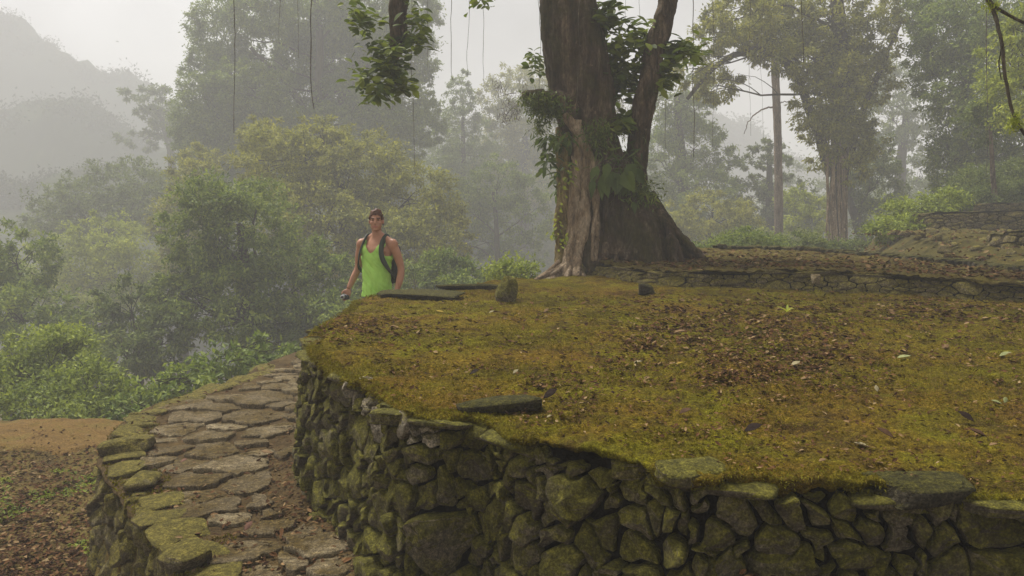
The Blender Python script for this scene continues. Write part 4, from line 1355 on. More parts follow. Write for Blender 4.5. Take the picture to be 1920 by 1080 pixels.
leafy("foliage", "broad", [(1150, 40, 50, 36, TY + .1), (1190, 110, 50, 46, TY + .2), (1160, 150, 26, 28, TY + .2), (1172, 228, 12, 12, TY + .2), (1120, 20, 26, 24, TY), (1215, 60, 20, 26, TY + .3), (1140, 100, 30, 30, TY + .1)], 190, 0.20, 5,
      extra=[([(1150, 215, TY), (1165, 160, TY), (1170, 90, TY + .1)], 0.02, 0.008), ([(1148, 215, TY), (1180, 160, TY), (1215, 110, TY + .1)], 0.02, 0.008), ([(1140, 210, TY), (1150, 120, TY), (1120, 20, TY)], 0.016, 0.006), ([(1112, 60, TY), (1112, 20, TY), (1116, -20, TY)], 0.02, 0.02)])
leafy("foliage", "broad", [(1268, 85, 22, 22, TY), (1295, 95, 16, 18, TY), (1250, 120, 14, 22, TY), (1240, 150, 10, 14, TY)], 42, 0.20, 6, extra=[([(1225, 110, TY), (1260, 90, TY), (1300, 96, TY)], 0.015, 0.005)])
leafy("foliage", "broad", [(690, 30, 36, 34, TY - .9), (720, 90, 30, 36, TY - .9), (780, 40, 20, 30, TY - .9), (700, 140, 34, 26, TY - .9), (750, 150, 34, 22, TY - .9), (710, 170, 24, 14, TY - .9), (772, 70, 22, 12, TY - .9), (740, 110, 20, 30, TY - 1.1), (670, 20, 20, 24, TY - .9)], 150, 0.15, 7,
      extra=[([(748, 60, TY - .9), (710, 66, TY - .9), (670, 80, TY - .9)], 0.012, 0.005), ([(744, 110, TY - .9), (715, 140, TY - .9), (695, 180, TY - .9)], 0.012, 0.005)])
leafy("foliage", "broad", [(900, 2, 10, 6, TY - .6), (1000, 105, 10, 10, TY - .2), (1010, 118, 10, 10, TY - .2)], 16, 0.13, 8)
leafy("foliage", "fern", [(1040, 250, 26, 18, TY - .35), (1025, 290, 22, 24, TY - .35), (1060, 260, 20, 30, TY - .3), (1052, 320, 14, 30, TY - .3), (1075, 310, 10, 50, TY - .2)], 46, 0.17, 9, down=0.8, wid=0.34)
leafy("foliage", "lichen_root" if False else "leaf_lime", [(1060, 330, 12, 60, TY - .38), (1056, 410, 10, 40, TY - .45)], 30, 0.08, 10, down=0.9)
# moss beards and small ferns clinging to bark
mb = MB()
r_ = np.random.default_rng(12)
for (a, b, sa, sb, d, n) in [(1010, 190, 30, 12, TY - .45, 900), (1040, 205, 26, 16, TY - .45, 700), (1176, 345, 30, 18, TY - .62, 700), (1205, 368, 20, 14, TY - .6, 350), (1130, 262, 24, 30, TY - .62, 180), (1010, 225, 12, 30, TY - .4, 300), (1120, 250, 24, 20, TY - .68, 350)]:
    x = r_.normal(a, sa * 0.6, n)
    y = r_.normal(b, sb * 0.6, n)
    p = at(x, y, d + r_.normal(0, 0.06, n)[..., None] if False else d) + r_.normal(size=(n, 3)) * 0.05
    dd = unit(np.column_stack([r_.normal(0, 0.5, n), -0.5 + r_.normal(0, 0.4, n), r_.normal(-0.5, 0.5, n)]))
    small_leaves(mb, p, dd, unit(r_.normal(size=(n, 3)) + np.array([0, -0.5, 0.7])), r_.uniform(0.05, 0.13, n), r_.uniform(0.008, 0.03, n))
mb.build("bark_moss", M["leaf_dark"], parent=tree, smooth=False)
# epiphyte with heart-shaped hanging leaves in the fork
ep = empty("epiphyte_plant", at(1160, 318, TY - .62))
tag(ep, "clump of large hanging green leaves growing in the fork of the big tree", "plant", kind="thing")
a, w = MB(), MB()
h = at(1160, 312, TY - .6)
for (x, y, L, wd) in [(1130, 340, .34, .42), (1120, 325, .30, .36), (1148, 335, .30, .5), (1170, 335, .32, .62), (1182, 345, .30, .7), (1112, 350, .28, .3), (1140, 320, .26, .4), (1190, 330, .26, .5), (1176, 322, .24, .6), (1188, 392, .18, .4), (1125, 350, .3, .3), (1160, 345, .26, .5)]:
    c = at(x, y - 14, TY - .78 + r_.uniform(-.1, .1))
    tube(w, smooth_path([h, (h + c) / 2 + np.array([0, -.05, .08]), c], 8), 0.007, 5)
    d = unit(np.array([[r_.normal(0, .25) + (x - 1150) / 140, -0.35, -1.0]]))
    broad_leaves(a, c[None], d, unit(np.array([[r_.normal(0, .3), -1.0, 0.25]])), [L], [L * wd * 1.2], curl=0.15, shape=(0.0, 0.9, 1.0, 0.72, 0.4, 0.0))
a.build("leaves", M["fern"], parent=ep, smooth=False)
w.build("stems", M["vine"], parent=ep)
a = MB()
n = 70
p = at(1160, 305, TY - .6) + r_.normal(size=(n, 3)) * np.array([0.16, .06, .10])
broad_leaves(a, p, unit(r_.normal(size=(n, 3)) * np.array([1, .4, .8]) + np.array([0, -.5, .2])), unit(r_.normal(size=(n, 3)) + np.array([0, -1, 1])), r_.uniform(.12, .28, n), r_.uniform(.012, .03, n), curl=0.5)
a.build("fronds", M["fern"], parent=ep, smooth=False)

# ------------------------------------------------------------------ hanging vines
VG = "bare vines hanging from above"
VN = [(437, 250, 12, .012, "grey vine hanging at the far left before the tall misty tree, leftmost of all"),
      (583, 205, 9, .014, "thick dark vine hanging straight down above and left of the man"),
      (556, 110, 16, .010, "short thin vine just left of the thick dark vine above the man"),
      (525, 80, 16, .010, "faint short vine, second to the left of the thick dark vine above the man"),
      (772, 330, 12, .008, "long thin vine hanging through the lowest leaves of the drooping limb"),
      (803, 130, 12, .007, "thin vine just right of the drooping leafy limb, nearest to its leaves"),
      (846, 150, 12, .011, "darkest vine against the white sky left of the big trunk"),
      (877, 145, 12, .008, "thin vine against the white sky, in the middle of three"),
      (908, 170, 12, .008, "slightly crooked vine against the white sky, nearest of three to the big trunk"),
      (1013, 210, 10.2, .007, "thin vine grazing the left side of the big trunk"),
      (1089, 205, 9.9, .014, "pale vine hanging down the front of the big trunk"),
      (1176, 40, 11.6, .006, "short thin vine between the big trunk and its leaning stem"),
      (1197, 42, 11.6, .006, "second short thin vine between the big trunk and its leaning stem, nearer the leaning one"),
      (1302, 295, 13, .016, "thick dark vine hanging right of the big tree's leaning stem"),
      (1242, 280, 14, .009, "faint brown vine just right of the leaning stem's foot"),
      (1336, 280, 15, .009, "thin vine hanging beside the arching limb's tip"),
      (1405, 255, 15, .007, "faint vine hanging across the white gap under the arching limb"),
      (1432, 260, 15, .006, "faintest vine in the white gap, close to the pale straight trunk"),
      (1500, 118, 12, .013, "dark vine hanging before the leaves of the root-laced tree"),
      (1852, 330, 16, .016, "pale vine hanging before the dark drooping tree on the right")]
for k, (x, yb, d, r, lab) in enumerate(VN):
    r2 = np.random.default_rng(200 + k)
    ys = np.linspace(-260, yb, 26)
    P = at(x + np.linspace(0, r2.normal(0, 3), 26), ys, d)
    P[:, 0] += 0.07 * fbm2(ys * 0.008, 0 * ys + k, 1.0, 4, 0.6) + 0.0015 * r2.normal(size=26)
    m = MB()
    tube(m, P, np.linspace(r, r * 0.45, 26) * 0.72 * (1 + 0.35 * fbm2(ys * 0.02, 0 * ys + k, 1.0, 3)), 5, rough=0.2)
    tag(m.build("hanging_vine", M["vine"], origin=P[-1]), lab, "vine", VG, "thing")
# twig of the near tree in the upper right corner
tw = empty("hanging_branch", at(1850, -10, 5.2))
tag(tw, "dark bare twig with a mossy knot hanging into the upper right corner", "branch", kind="thing")
for pts, r0, r1 in [([(1840, -30, 5.2), (1862, 20, 5.2), (1876, 75, 5.1), (1886, 150, 5.1), (1900, 215, 5.1), (1930, 265, 5.1)], 0.014, 0.009), ([(1840, -10, 5.2), (1875, 20, 5.2), (1940, 52, 5.3)], 0.012, 0.009),
                    ([(1876, 80, 5.1), (1874, 120, 5.15), (1878, 150, 5.2)], 0.005, 0.003)]:
    P = smooth_path([at(*q) for q in pts], 40)
    P += 0.012 * np.stack([fbm(P + 3, 7, 3), 0 * P[:, 0], fbm(P + 8, 7, 3)], -1)
    m = MB()
    tube(m, P, np.linspace(r0, r1, 40), 8, rough=0.3)
    m.build("twig", M["vine"], parent=tw)
mb = MB()
n = 240
p = at(1902, 228, 5.1) + r_.normal(size=(n, 3)) * np.array([0.022, .02, .03])
small_leaves(mb, p, unit(r_.normal(size=(n, 3)) + np.array([0, 0, -.4])), unit(r_.normal(size=(n, 3))), r_.uniform(.02, .05, n), r_.uniform(.006, .012, n))
mb.build("moss", M["leaf_lime"], parent=tw, smooth=False)
mb = MB()
p = at(1860, 10, 5.2) + r_.normal(size=(n // 2, 3)) * np.array([0.03, .02, .03])
small_leaves(mb, p, unit(r_.normal(size=(n // 2, 3))), unit(r_.normal(size=(n // 2, 3))), r_.uniform(.02, .05, n // 2), r_.uniform(.006, .012, n // 2))
mb.build("moss", M["leaf_lime"], parent=tw, smooth=False)
# ------------------------------------------------------------------ the man on the path
PY = 8.4
PX = float(at(707, 480, PY)[0])
YAW = math.radians(-24)
PZ = float(path_z(np.array([PX]), np.array([PY]))[0]) - 0.01


def body_to_world(P):
    P = np.asarray(P, float)
    c, s = math.cos(YAW), math.sin(YAW)
    return np.stack([PX + c * P[..., 0] - s * P[..., 1], PY + s * P[..., 0] + c * P[..., 1], PZ + P[..., 2]], -1)


HY = math.radians(27)                        # the head turned back towards the camera


def head_pt(P, inv=False):
    P = np.asarray(P, float)
    a = -HY if inv else HY
    c, s = math.cos(a), math.sin(a)
    o = np.array([0, -0.005, 0])
    q = P - o
    return np.stack([c * q[..., 0] - s * q[..., 1], s * q[..., 0] + c * q[..., 1], q[..., 2]], -1) + o


def ell(mb, c, r, n=20, head=False):
    a, b = np.meshgrid(np.linspace(-math.pi / 2, math.pi / 2, n // 2 + 2), np.linspace(0, 2 * math.pi, n, endpoint=False), indexing="ij")
    P = np.dstack([np.cos(a) * np.cos(b), np.cos(a) * np.sin(b), np.sin(a)]).reshape(-1, 3) * np.array(r) + np.array(c)
    mb.add(head_pt(P) if head else P, grid_quads(n // 2 + 2, n, True))


def limb(mb, pts, n=24, seg=14):
    P = smooth_path(pts, n)
    tube(mb, P[:, :3], P[:, 3], seg)


TOR = np.array([(0.80, .140, .102, .01), (0.88, .152, .112, .01), (0.96, .150, .110, .005), (1.06, .152, .106, 0), (1.15, .162, .108, -.005), (1.28, .182, .118, -.005), (1.37, .190, .114, 0),
                (1.44, .165, .092, .012), (1.49, .105, .070, .015), (1.53, .060, .058, .012)])


def torso_r(z):
    return [np.interp(z, TOR[:, 0], TOR[:, k]) for k in (1, 2, 3)]


bm_ = MB()
zz = np.linspace(TOR[0, 0], TOR[-1, 0], 40)
th = np.linspace(0, 2 * math.pi, 32, endpoint=False)
rx, ry, yo = torso_r(zz)
P = np.dstack([rx[:, None] * np.cos(th), ry[:, None] * np.sin(th) + yo[:, None], zz[:, None] * np.ones(32)])
bm_.add(np.vstack([P.reshape(-1, 3), [[0, .01, .80], [0, .01, 1.53]]]), grid_quads(40, 32, True),
        np.stack([np.arange(32), (np.arange(32) + 1) % 32, np.full(32, 1280)], -1), np.stack([1248 + np.arange(32), 1248 + (np.arange(32) + 1) % 32, np.full(32, 1281)], -1))
limb(bm_, [(0, .012, 1.46, .064), (0, .004, 1.54, .056), (0, -.004, 1.63, .054)], 12)
for s in (-1, 1):                                                      # trapezius, chest, deltoid
    limb(bm_, [(s * .02, .02, 1.55, .04), (s * .10, .018, 1.495, .045), (s * .185, .008, 1.445, .055)], 12)
    ell(bm_, (s * .078, -.070, 1.36), (.085, .040, .065))
    ell(bm_, (s * .212, .004, 1.425), (.060, .060, .072))
# head
ell(bm_, (0, 0.004, 1.705), (.070, .092, .108), 28, True)
ell(bm_, (0, -.032, 1.642), (.062, .062, .062), 24, True)
ell(bm_, (0, -.070, 1.603), (.032, .024, .022), 16, True)              # chin
ell(bm_, (0, -.078, 1.722), (.052, .018, .016), 16, True)              # brow
for s in (-1, 1):
    ell(bm_, (s * .042, -.062, 1.672), (.022, .024, .020), 14, True)   # cheekbone
    ell(bm_, (s * .077, .006, 1.688), (.010, .020, .030), 14, True)    # ear
bridge = head_pt(np.array([(0, -.088, 1.716), (0, -.104, 1.688), (0, -.112, 1.668), (0, -.092, 1.658)]))
limb(bm_, np.column_stack([bridge, [.010, .011, .014, .010]]), 10, 10)
ell(bm_, (0, -.086, 1.634), (.024, .012, .010), 14, True)              # lips
# arms
LA = [(-.208, .004, 1.43, .054), (-.255, .02, 1.30, .050), (-.285, .03, 1.16, .039), (-.315, -.01, 1.05, .040), (-.352, -.065, .925, .026)]
RA = [(.208, .004, 1.43, .054), (.255, .03, 1.30, .050), (.288, .045, 1.16, .040), (.300, .0, 1.04, .041), (.290, -.055, .915, .027)]
limb(bm_, LA, 30)
limb(bm_, RA, 30)


def hand(mb, w, axis, side, palm_n, curl):
    """palm, four fingers bent by curl at two knuckles, thumb leaving the side of the palm"""
    w, axis = np.array(w, float), unit(np.array(axis, float))
    pn = unit(np.array(palm_n, float) - axis * (np.array(palm_n) @ axis))
    sd = np.cross(axis, pn) * side
    a, b = np.meshgrid(np.linspace(-math.pi / 2, math.pi / 2, 12), np.linspace(0, 2 * math.pi, 18, endpoint=False), indexing="ij")
    S = np.dstack([np.cos(a) * np.cos(b), np.cos(a) * np.sin(b), np.sin(a)]).reshape(-1, 3)
    P = w + axis * 0.05 + S[:, :1] * sd * .042 + S[:, 1:2] * pn * .017 + S[:, 2:] * axis * .056
    mb.add(P, grid_quads(12, 18, True))
    for k, (o, L) in enumerate([(.030, .072), (.010, .082), (-.010, .076), (-.029, .060)]):
        p = w + axis * .088 + sd * o
        q, d, ang = [np.append(p - axis * .02, .0095)], axis, 0
        for j, f in enumerate((.45, .32, .23)):
            ang += curl * (0.7 + .15 * k * .5)
            d = axis * math.cos(ang) + pn * math.sin(ang)
            p = p + d * L * f
            q.append(np.append(p, .0090 - .0009 * j))
        limb(mb, q, 12, 8)
    t0 = w + axis * .025 + sd * .036
    limb(mb, [np.append(t0, .0115), np.append(t0 + axis * .028 + sd * .022 + pn * .012, .0105), np.append(t0 + axis * .055 + sd * .022 + pn * .030, .0085)], 10, 8)


hand(bm_, LA[-1][:3], (-.10, -.18, -1.0), 1, (.35, -1, 0), 0.55)
hand(bm_, RA[-1][:3], (-.05, -.15, -1.0), -1, (-.8, -.5, 0), 0.35)
# legs, one foot ahead
LL = [(-.085, .01, .86, .088), (-.095, -.05, .68, .076), (-.10, -.09, .49, .055), (-.10, -.07, .34, .056), (-.10, -.06, .09, .037)]
RL = [(.085, .01, .86, .088), (.095, .04, .68, .076), (.10, .05, .49, .055), (.10, .12, .34, .056), (.10, .18, .10, .037)]
for q in (LL, RL):
    limb(bm_, q, 30)
    ex, ey = q[-1][0], q[-1][1]
    limb(bm_, [(ex, ey + .04, .05, .040), (ex, ey - .06, .045, .042), (ex, ey - .15, .035, .034)], 12)
V, N, Fq = remeshed(bm_, 0.0065, None, 4)
n_ = Nt("skin")
M["skin"] = n_.surf(n_.mix(n_.ramp(n_.noise(14, 4, 0.6), [(0.35, 0.0), (0.7, 1.0)]), (0.36, 0.165, 0.090), (0.43, 0.21, 0.12)), 0.5, spec=0.4)
M["brow"] = Nt("brow_hair").surf((0.05, 0.026, 0.014), 0.8)
M["iris"] = Nt("eye").surf((0.05, 0.035, 0.025), 0.2)
M["lip"] = Nt("lip").surf((0.36, 0.13, 0.10), 0.5)
n_ = Nt("auburn_hair")
M["hair"] = n_.surf(n_.ramp(n_.noise(90, 3, 0.6), [(0.3, (0.040, 0.015, 0.006)), (0.7, (0.13, 0.048, 0.018))]), 0.6)
n_ = Nt("lime_cotton")
M["shirt"] = n_.surf(n_.ramp(n_.noise(9, 4, 0.6), [(0.3, (0.34, 0.62, 0.10)), (0.7, (0.46, 0.76, 0.16))]), 0.8, spec=0.2)
M["shorts"] = Nt("grey_cotton").surf((0.17, 0.175, 0.165), 0.9)
M["boot"] = Nt("boot_leather").surf((0.05, 0.04, 0.03), 0.7)
n_ = Nt("pack_nylon")
M["pack"] = n_.surf(n_.ramp(n_.noise(12, 3, 0.5), [(0.3, (0.014, 0.015, 0.014)), (0.7, (0.03, 0.031, 0.028))]), 0.6)
M["pack_strap"] = Nt("strap_webbing").surf((0.035, 0.045, 0.032), 0.7)
M["plastic"] = Nt("camera_plastic").surf((0.015, 0.015, 0.016), 0.35, spec=0.5)
M["silver"] = Nt("camera_metal").surf((0.45, 0.45, 0.46), 0.3, spec=0.6)
M["lens"] = Nt("camera_lens").surf((0.02, 0.02, 0.03), 0.05, spec=0.9)
person = None
mb = MB()
Hn = head_pt(V, inv=True)
mb.v, mb.n = [body_to_world(V)], len(V)
for q in Fq:
    c = Hn[q].mean(1)
    mi = np.zeros(len(q), int)
    hd = c[:, 2] > 1.58
    ax = np.abs(c[:, 0])
    mi[hd & (c[:, 1] < -.05) & (ax > .014) & (ax < .050) & (np.abs(c[:, 2] - (1.727 - .10 * np.maximum(ax - .03, 0))) < .006)] = 1
    mi[hd & (c[:, 1] < -.05) & ((ax - .031) ** 2 / .013 ** 2 + (c[:, 2] - 1.706) ** 2 / .0065 ** 2 < 1)] = 2
    mi[hd & (c[:, 1] < -.06) & (ax < .026) & (np.abs(c[:, 2] - 1.634) < .010)] = 3
    for k in range(4):
        if (mi == k).any():
            mb.f.append((q[mi == k], k))
person = mb.build("person", [M["skin"], M["brow"], M["iris"], M["lip"]], origin=(PX, PY, PZ))
person["_org"] = [PX, PY, PZ]
tag(person, "young man in a lime green tank top standing on the path, head turned back", "person", kind="thing")


def shell(name, mat, mask, off):
    """cloth or hair that follows the body: the masked faces pushed out along the normals"""
    m = MB()
    W = V + N * off(V)[:, None]
    for q in Fq:
        k = mask(V[q].mean(1))
        if not k.any():
            continue
        q2 = q[k]
        u, inv = np.unique(q2, return_inverse=True)
        inv = inv.reshape(q2.shape)
        m.add(body_to_world(W[u]), inv)
        m.add(body_to_world(V[u] + N[u] * 0.002), inv[:, ::-1])
    return m.build(name, M[mat], parent=person)


def shirt_mask(c):
    rx, ry, yo = torso_r(c[:, 2])
    e = (c[:, 0] / (rx + .030)) ** 2 + ((c[:, 1] - yo) / (ry + .045)) ** 2
    ax = np.abs(c[:, 0])
    k = (c[:, 2] > .835) & (e < 1.0)
    neck = np.where(c[:, 1] < 0.0, 1.33 + 0.35 * ax + 8.0 * ax ** 2, 1.44 + 0.5 * ax)
    k &= c[:, 2] < np.maximum(neck, 0)
    k &= ~((c[:, 2] > 1.30) & (ax > .142 + .12 * np.maximum(0, 1.36 - c[:, 2])))
    k &= c[:, 2] < 1.53
    return k


def shirt_off(P):
    th = np.arctan2(P[:, 1], P[:, 0])
    low = sstep(1.30, .90, P[:, 2])
    f = fbm(np.column_stack([th * 3.2, P[:, 2] * 2.2 + th * 0.8, 0 * th]), 1.0, 3)
    g = fbm(np.column_stack([P[:, 0] * 6, P[:, 1] * 6, P[:, 2] * 16 + P[:, 0] * 20]), 1.0, 3)
    return 0.015 + low * 0.008 + low * 0.024 * f + 0.022 * g * sstep(1.42, 1.2, P[:, 2])


shell("tank_top", "shirt", shirt_mask, shirt_off)
shell("shorts", "shorts", lambda c: (c[:, 2] < .90) & (c[:, 2] > .47) & (np.abs(c[:, 0]) < .205), lambda P: 0.010 + 0.018 * sstep(.8, .5, P[:, 2]) + 0.006 * fbm(P, 12, 3))
for s in (-1, 1):
    shell("boot", "boot", lambda c, s=s: (c[:, 2] < .14) & (c[:, 0] * s > 0), lambda P: 0.010 + 0 * P[:, 0])


def hair_mask(c):
    h = head_pt(c, inv=True)
    line = np.where(h[:, 1] < -.045, 1.762 - 0.55 * np.maximum(np.abs(h[:, 0]) - .03, 0) + 0.008 * fbm(h, 60, 2), np.where(h[:, 1] < .012, 1.706, 1.662 - 0.2 * np.maximum(h[:, 1] - .03, 0)))
    return (h[:, 2] > line) & (h[:, 2] > 1.62) & ~((np.abs(h[:, 0]) > .070) & (h[:, 2] < 1.722))


shell("hair", "hair", hair_mask, lambda P: 0.012 + 0.020 * fbm(head_pt(P, inv=True) * np.array([1, 1, 1]), 38, 3, 0.8) + 0.012 * sstep(1.76, 1.81, P[:, 2]))

# backpack worn on both shoulders
bp = empty("backpack", body_to_world(np.array([0, .22, .98])))
tag(bp, "dark backpack worn on both shoulders of the man in lime green", "backpack", kind="thing")
mb = MB()
rock(mb, (0, 0, 0), (1, 1, 1), 0, 1, ex=0.5, n=30, rough=0.03)
P = mb.verts()
P = P * np.array([.33, .20, .50]) * (1 - 0.18 * np.maximum(P[:, 2:3], 0)) + np.array([0, .215, 1.22])
Q = MB().add(body_to_world(P), mb.f[0][0])
Q.build("bag", M["pack"], parent=bp)
mb = MB()
rock(mb, (0, 0, 0), (1, 1, 1), 0, 2, ex=0.5, n=22, rough=0.03)
Q = MB().add(body_to_world(mb.verts() * np.array([.25, .08, .24]) + np.array([0, .33, 1.12])), mb.f[0][0])
Q.build("front_pocket", M["pack"], parent=bp)
for s in (-1, 1):
    m = MB()
    q = smooth_path([(s * .095, .125, 1.44), (s * .112, .03, 1.525), (s * .118, -.055, 1.475), (s * .130, -.112, 1.38), (s * .150, -.122, 1.28), (s * .185, -.075, 1.17), (s * .175, .04, 1.08), (s * .13, .13, 1.04)], 40)
    m.add(np.zeros((0, 3)))
    T = unit(np.gradient(q, axis=0))
    ctr = np.array([0, 0, 0]) + q * np.array([0.0, 0.0, 1.0])
    O = unit(q - ctr + np.array([0, 0, 0.02]))
    O = unit(O - T * np.sum(O * T, 1, keepdims=True))
    S_ = np.cross(T, O)
    w = np.interp(np.linspace(0, 1, 40), [0, .15, .6, .8, 1], [.028, .030, .028, .014, .012])[:, None]
    ring = np.stack([q - S_ * w + O * .004, q - S_ * w * .9 + O * .018, q + S_ * w * .9 + O * .018, q + S_ * w + O * .004], 1)
    m.add(body_to_world(ring.reshape(-1, 3)), grid_quads(40, 4, True))
    m.build("strap", M["pack_strap"], parent=bp)
# small camera in his lowered hand
cc = np.array([-.352, -.130, .835])
cb = empty("compact_camera", body_to_world(cc - np.array([0, 0, .03])))
tag(cb, "small black and silver camera held low in the man's hand", "camera", kind="thing")


def box(mb, c, s, ex=0.3, n=20):
    m = MB()
    rock(m, (0, 0, 0), (1, 1, 1), 0, 0, ex=ex, n=n, rough=0.0)
    mb.add(body_to_world(m.verts() * np.array(s) + np.array(c)), m.f[0][0])


m = MB()
box(m, cc, (.105, .034, .062), 0.25)
m.build("body", M["plastic"], parent=cb)
m = MB()
tube(m, body_to_world(np.array([cc + np.array([-.012, -.012, 0]), cc + np.array([-.012, -.045, 0])])), .023, 16)
m.build("lens_barrel", M["silver"], parent=cb)
m = MB()
tube(m, body_to_world(np.array([cc + np.array([-.012, -.040, 0]), cc + np.array([-.012, -.0465, 0])])), .017, 16)
m.build("lens", M["lens"], parent=cb)
# ------------------------------------------------------------------ loose stones
def stone_thing(name, label, cat, px, py, zf, size, rot=0.0, tilt=(0, 0), seed=0, mat="slab", ex=0.4, sink=0.3, n=40, rough=0.08, y=None):
    p = on_z(px, py, zf) if y is None else at(px, py, y)
    z = float(zf(np.array([p[0]]), np.array([p[1]]))[0])
    c = np.array([p[0], p[1], z + size[2] * (0.5 - sink)])
    m = MB()
    rock(m, c, size, rot, seed, tilt, ex, n, rough=rough)
    o = m.build(name, M[mat], origin=(c[0], c[1], z))
    tag(o, label, cat, None, "thing")
    return o


stone_thing("stone_slab", "long dark flat slab lying on the far left rim of the moss beside the man", "slab", 776, 560, top1, (0.98, 0.42, 0.085), -0.22, (0.05, 0.05), 14, ex=0.2, sink=0.15, rough=0.08)
stone_thing("stone_slab", "dark flat slab lying on the very rim of the front wall, left of centre", "slab", 936, 770, top1, (0.37, 0.17, 0.055), 0.10, (0.0, -0.06), 2, ex=0.26, sink=0.05, rough=0.10)
stone_thing("stone_slab", "thick grey coping slab jutting from the wall's rim at the lower right", "slab", 1728, 903, zt1, (0.32, 0.17, 0.075), 0.0, (0.0, 0.0), 3, ex=0.24, sink=0.85, rough=0.12, n=60)
stone_thing("coping_stone", "rounded moss-covered coping stone overhanging the dark gap in the front wall", "stone", 1305, 872, zt1, (0.27, 0.18, 0.075), 0.2, (0.05, 0.0), 4, rough=0.14, mat="mossy_stone" if "mossy_stone" in M else "wall_stone", ex=0.6, sink=0.75)
stone_thing("mossy_stone", "upright mossy lump of stone near the terrace's back edge, left of the big tree", "stone", 950, 560, top1, (0.21, 0.19, 0.30), 0.4, (0, 0.1), 5, mat="wall_stone", ex=0.75, sink=0.18)
stone_thing("square_stone", "small dark square-cut block sitting on the moss before the low wall", "stone", 1212, 555, top1, (0.165, 0.14, 0.13), 0.05, (0, 0), 6, ex=0.14, sink=0.08, rough=0.02)
stone_thing("square_stone", "tiny pale block among dead leaves on the upper terrace", "stone", 1530, 522, top2, (0.08, 0.07, 0.09), 0.1, (0, 0), 7, mat="flag_stone", ex=0.2, sink=0.1, rough=0.03)
stone_thing("flat_stone", "thin flat stone sunk in the moss right behind the long dark slab", "stone", 880, 541, top1, (0.75, 0.3, 0.07), 0.1, (0, 0), 8, ex=0.4, sink=0.2)
stone_thing("mossy_boulder", "mossy boulder protruding at the wall's foot, bottom right of centre", "stone", 1445, 1062, path_z, (0.19, 0.17, 0.15), 0.3, (0, 0), 9, mat="wall_stone", ex=0.6, sink=0.35)
stone_thing("mossy_boulder", "smaller mossy boulder at the wall's foot, left of the bigger one", "stone", 1350, 1066, path_z, (0.17, 0.15, 0.12), 1.3, (0, 0), 10, mat="wall_stone", ex=0.75, sink=0.55)

# ------------------------------------------------------------------ litter and moss
r_ = np.random.default_rng(55)


def screen_points(n, x0, x1, y0, y1, zf, it=8):
    """ground points evenly spread over a field of view"""
    px, py = r_.uniform(x0, x1, n), r_.uniform(y0, y1, n)
    d = ray(px, py)
    z = np.full(n, 0.9 if zf in (top1, top2) else 0.0)
    for _ in range(it):
        t = np.clip((z - EYE[2]) / d[:, 2], 0.3, 60)
        p = EYE + d * t[:, None]
        z = 0.5 * z + 0.5 * zf(p[:, 0], p[:, 1])
    p[:, 2] = zf(p[:, 0], p[:, 1])
    return px, py, p


def litter(mb, p, L, r2, lift=0.004, tilt=0.35, curl=0.6, wid=0.45):
    n = len(p)
    a = r2.uniform(0, 2 * math.pi, n)
    d = unit(np.column_stack([np.cos(a), np.sin(a), r2.normal(0, tilt * 0.5, n)]))
    nr = unit(np.column_stack([r2.normal(0, tilt, n), r2.normal(0, tilt, n), np.ones(n)]))
    c = p + np.array([0, 0, lift]) + np.column_stack([0 * a, 0 * a, r2.uniform(0, 0.012, n)])
    broad_leaves(mb, c, d, nr, L, L * wid * r2.uniform(0.7, 1.3, n), curl=r2.uniform(-curl, curl, n) * 0.6, fold=0.18)


PATCH = [(1420, 620, 170, 45, 1.0), (1330, 670, 130, 40, 0.9), (690, 615, 110, 26, 0.55), (1750, 585, 200, 26, 0.9), (1230, 640, 60, 40, 0.5), (1500, 690, 160, 40, 0.6), (1260, 575, 120, 14, 0.4), (1050, 740, 60, 30, 0.3)]
mb = MB()
px, py, p = screen_points(75000, 560, 1990, 545, 915, top1)
acc = 0.12 + 0.10 * fbm2(p[:, 0], p[:, 1], 2.5, 3)
for a, b, sa, sb, w in PATCH:
    acc = acc + 1.2 * w * np.exp(-((px - a) / sa) ** 2 - ((py - b) / sb) ** 2)
acc *= np.clip(0.75 + 1.3 * fbm2(p[:, 0], p[:, 1], 5, 3), 0.1, 1.6)
k = (r_.uniform(size=len(p)) < acc) & (poly_sd(rim1c[:-1], p[:, 0], p[:, 1]) < -0.03) & (poly_sd(rim2[:-1], p[:, 0], p[:, 1]) > 0.1)
p = p[k]
litter(mb, p, r_.uniform(0.010, 0.042, len(p)) * np.clip(p[:, 1] / 4.5, 0.6, 1.5), r_)
px, py, p = screen_points(11000, 1050, 1990, 470, 560, top2)
k = (poly_sd(rim2[:-1], p[:, 0], p[:, 1]) < -0.05)
p = p[k]
litter(mb, p, r_.uniform(0.03, 0.085, len(p)), r_, tilt=0.4)
px, py, p = screen_points(4200, 190, 760, 650, 1080, path_z)
k = (poly_sd(PLAT, p[:, 0], p[:, 1]) < -0.05) & (wall_dist(p[:, 0], p[:, 1]) > 0.02) & (r_.uniform(size=len(p)) < 0.35 + 0.5 * (np.minimum(wall_dist(p[:, 0], p[:, 1]), -poly_sd(PLAT, p[:, 0], p[:, 1])) < 0.35))
p = p[k]
litter(mb, p, r_.uniform(0.015, 0.05, len(p)), r_, lift=0.012)
px, py, p = screen_points(10000, -20, 420, 800, 1090, ground_z)
k = poly_sd(PLAT, p[:, 0], p[:, 1]) > 0.12
k &= r_.uniform(size=len(p)) < np.where((py < 868) & (px < 150), 0.55, 0.85)
p = p[k]
litter(mb, p, r_.uniform(0.018, 0.055, len(p)), r_, tilt=0.4)
px, py, p = screen_points(2500, 1180, 1950, 1000, 1090, path_z)
p = p[(wall_dist(p[:, 0], p[:, 1]) > 0.05)]
litter(mb, p, r_.uniform(0.012, 0.04, len(p)), r_, tilt=0.6)
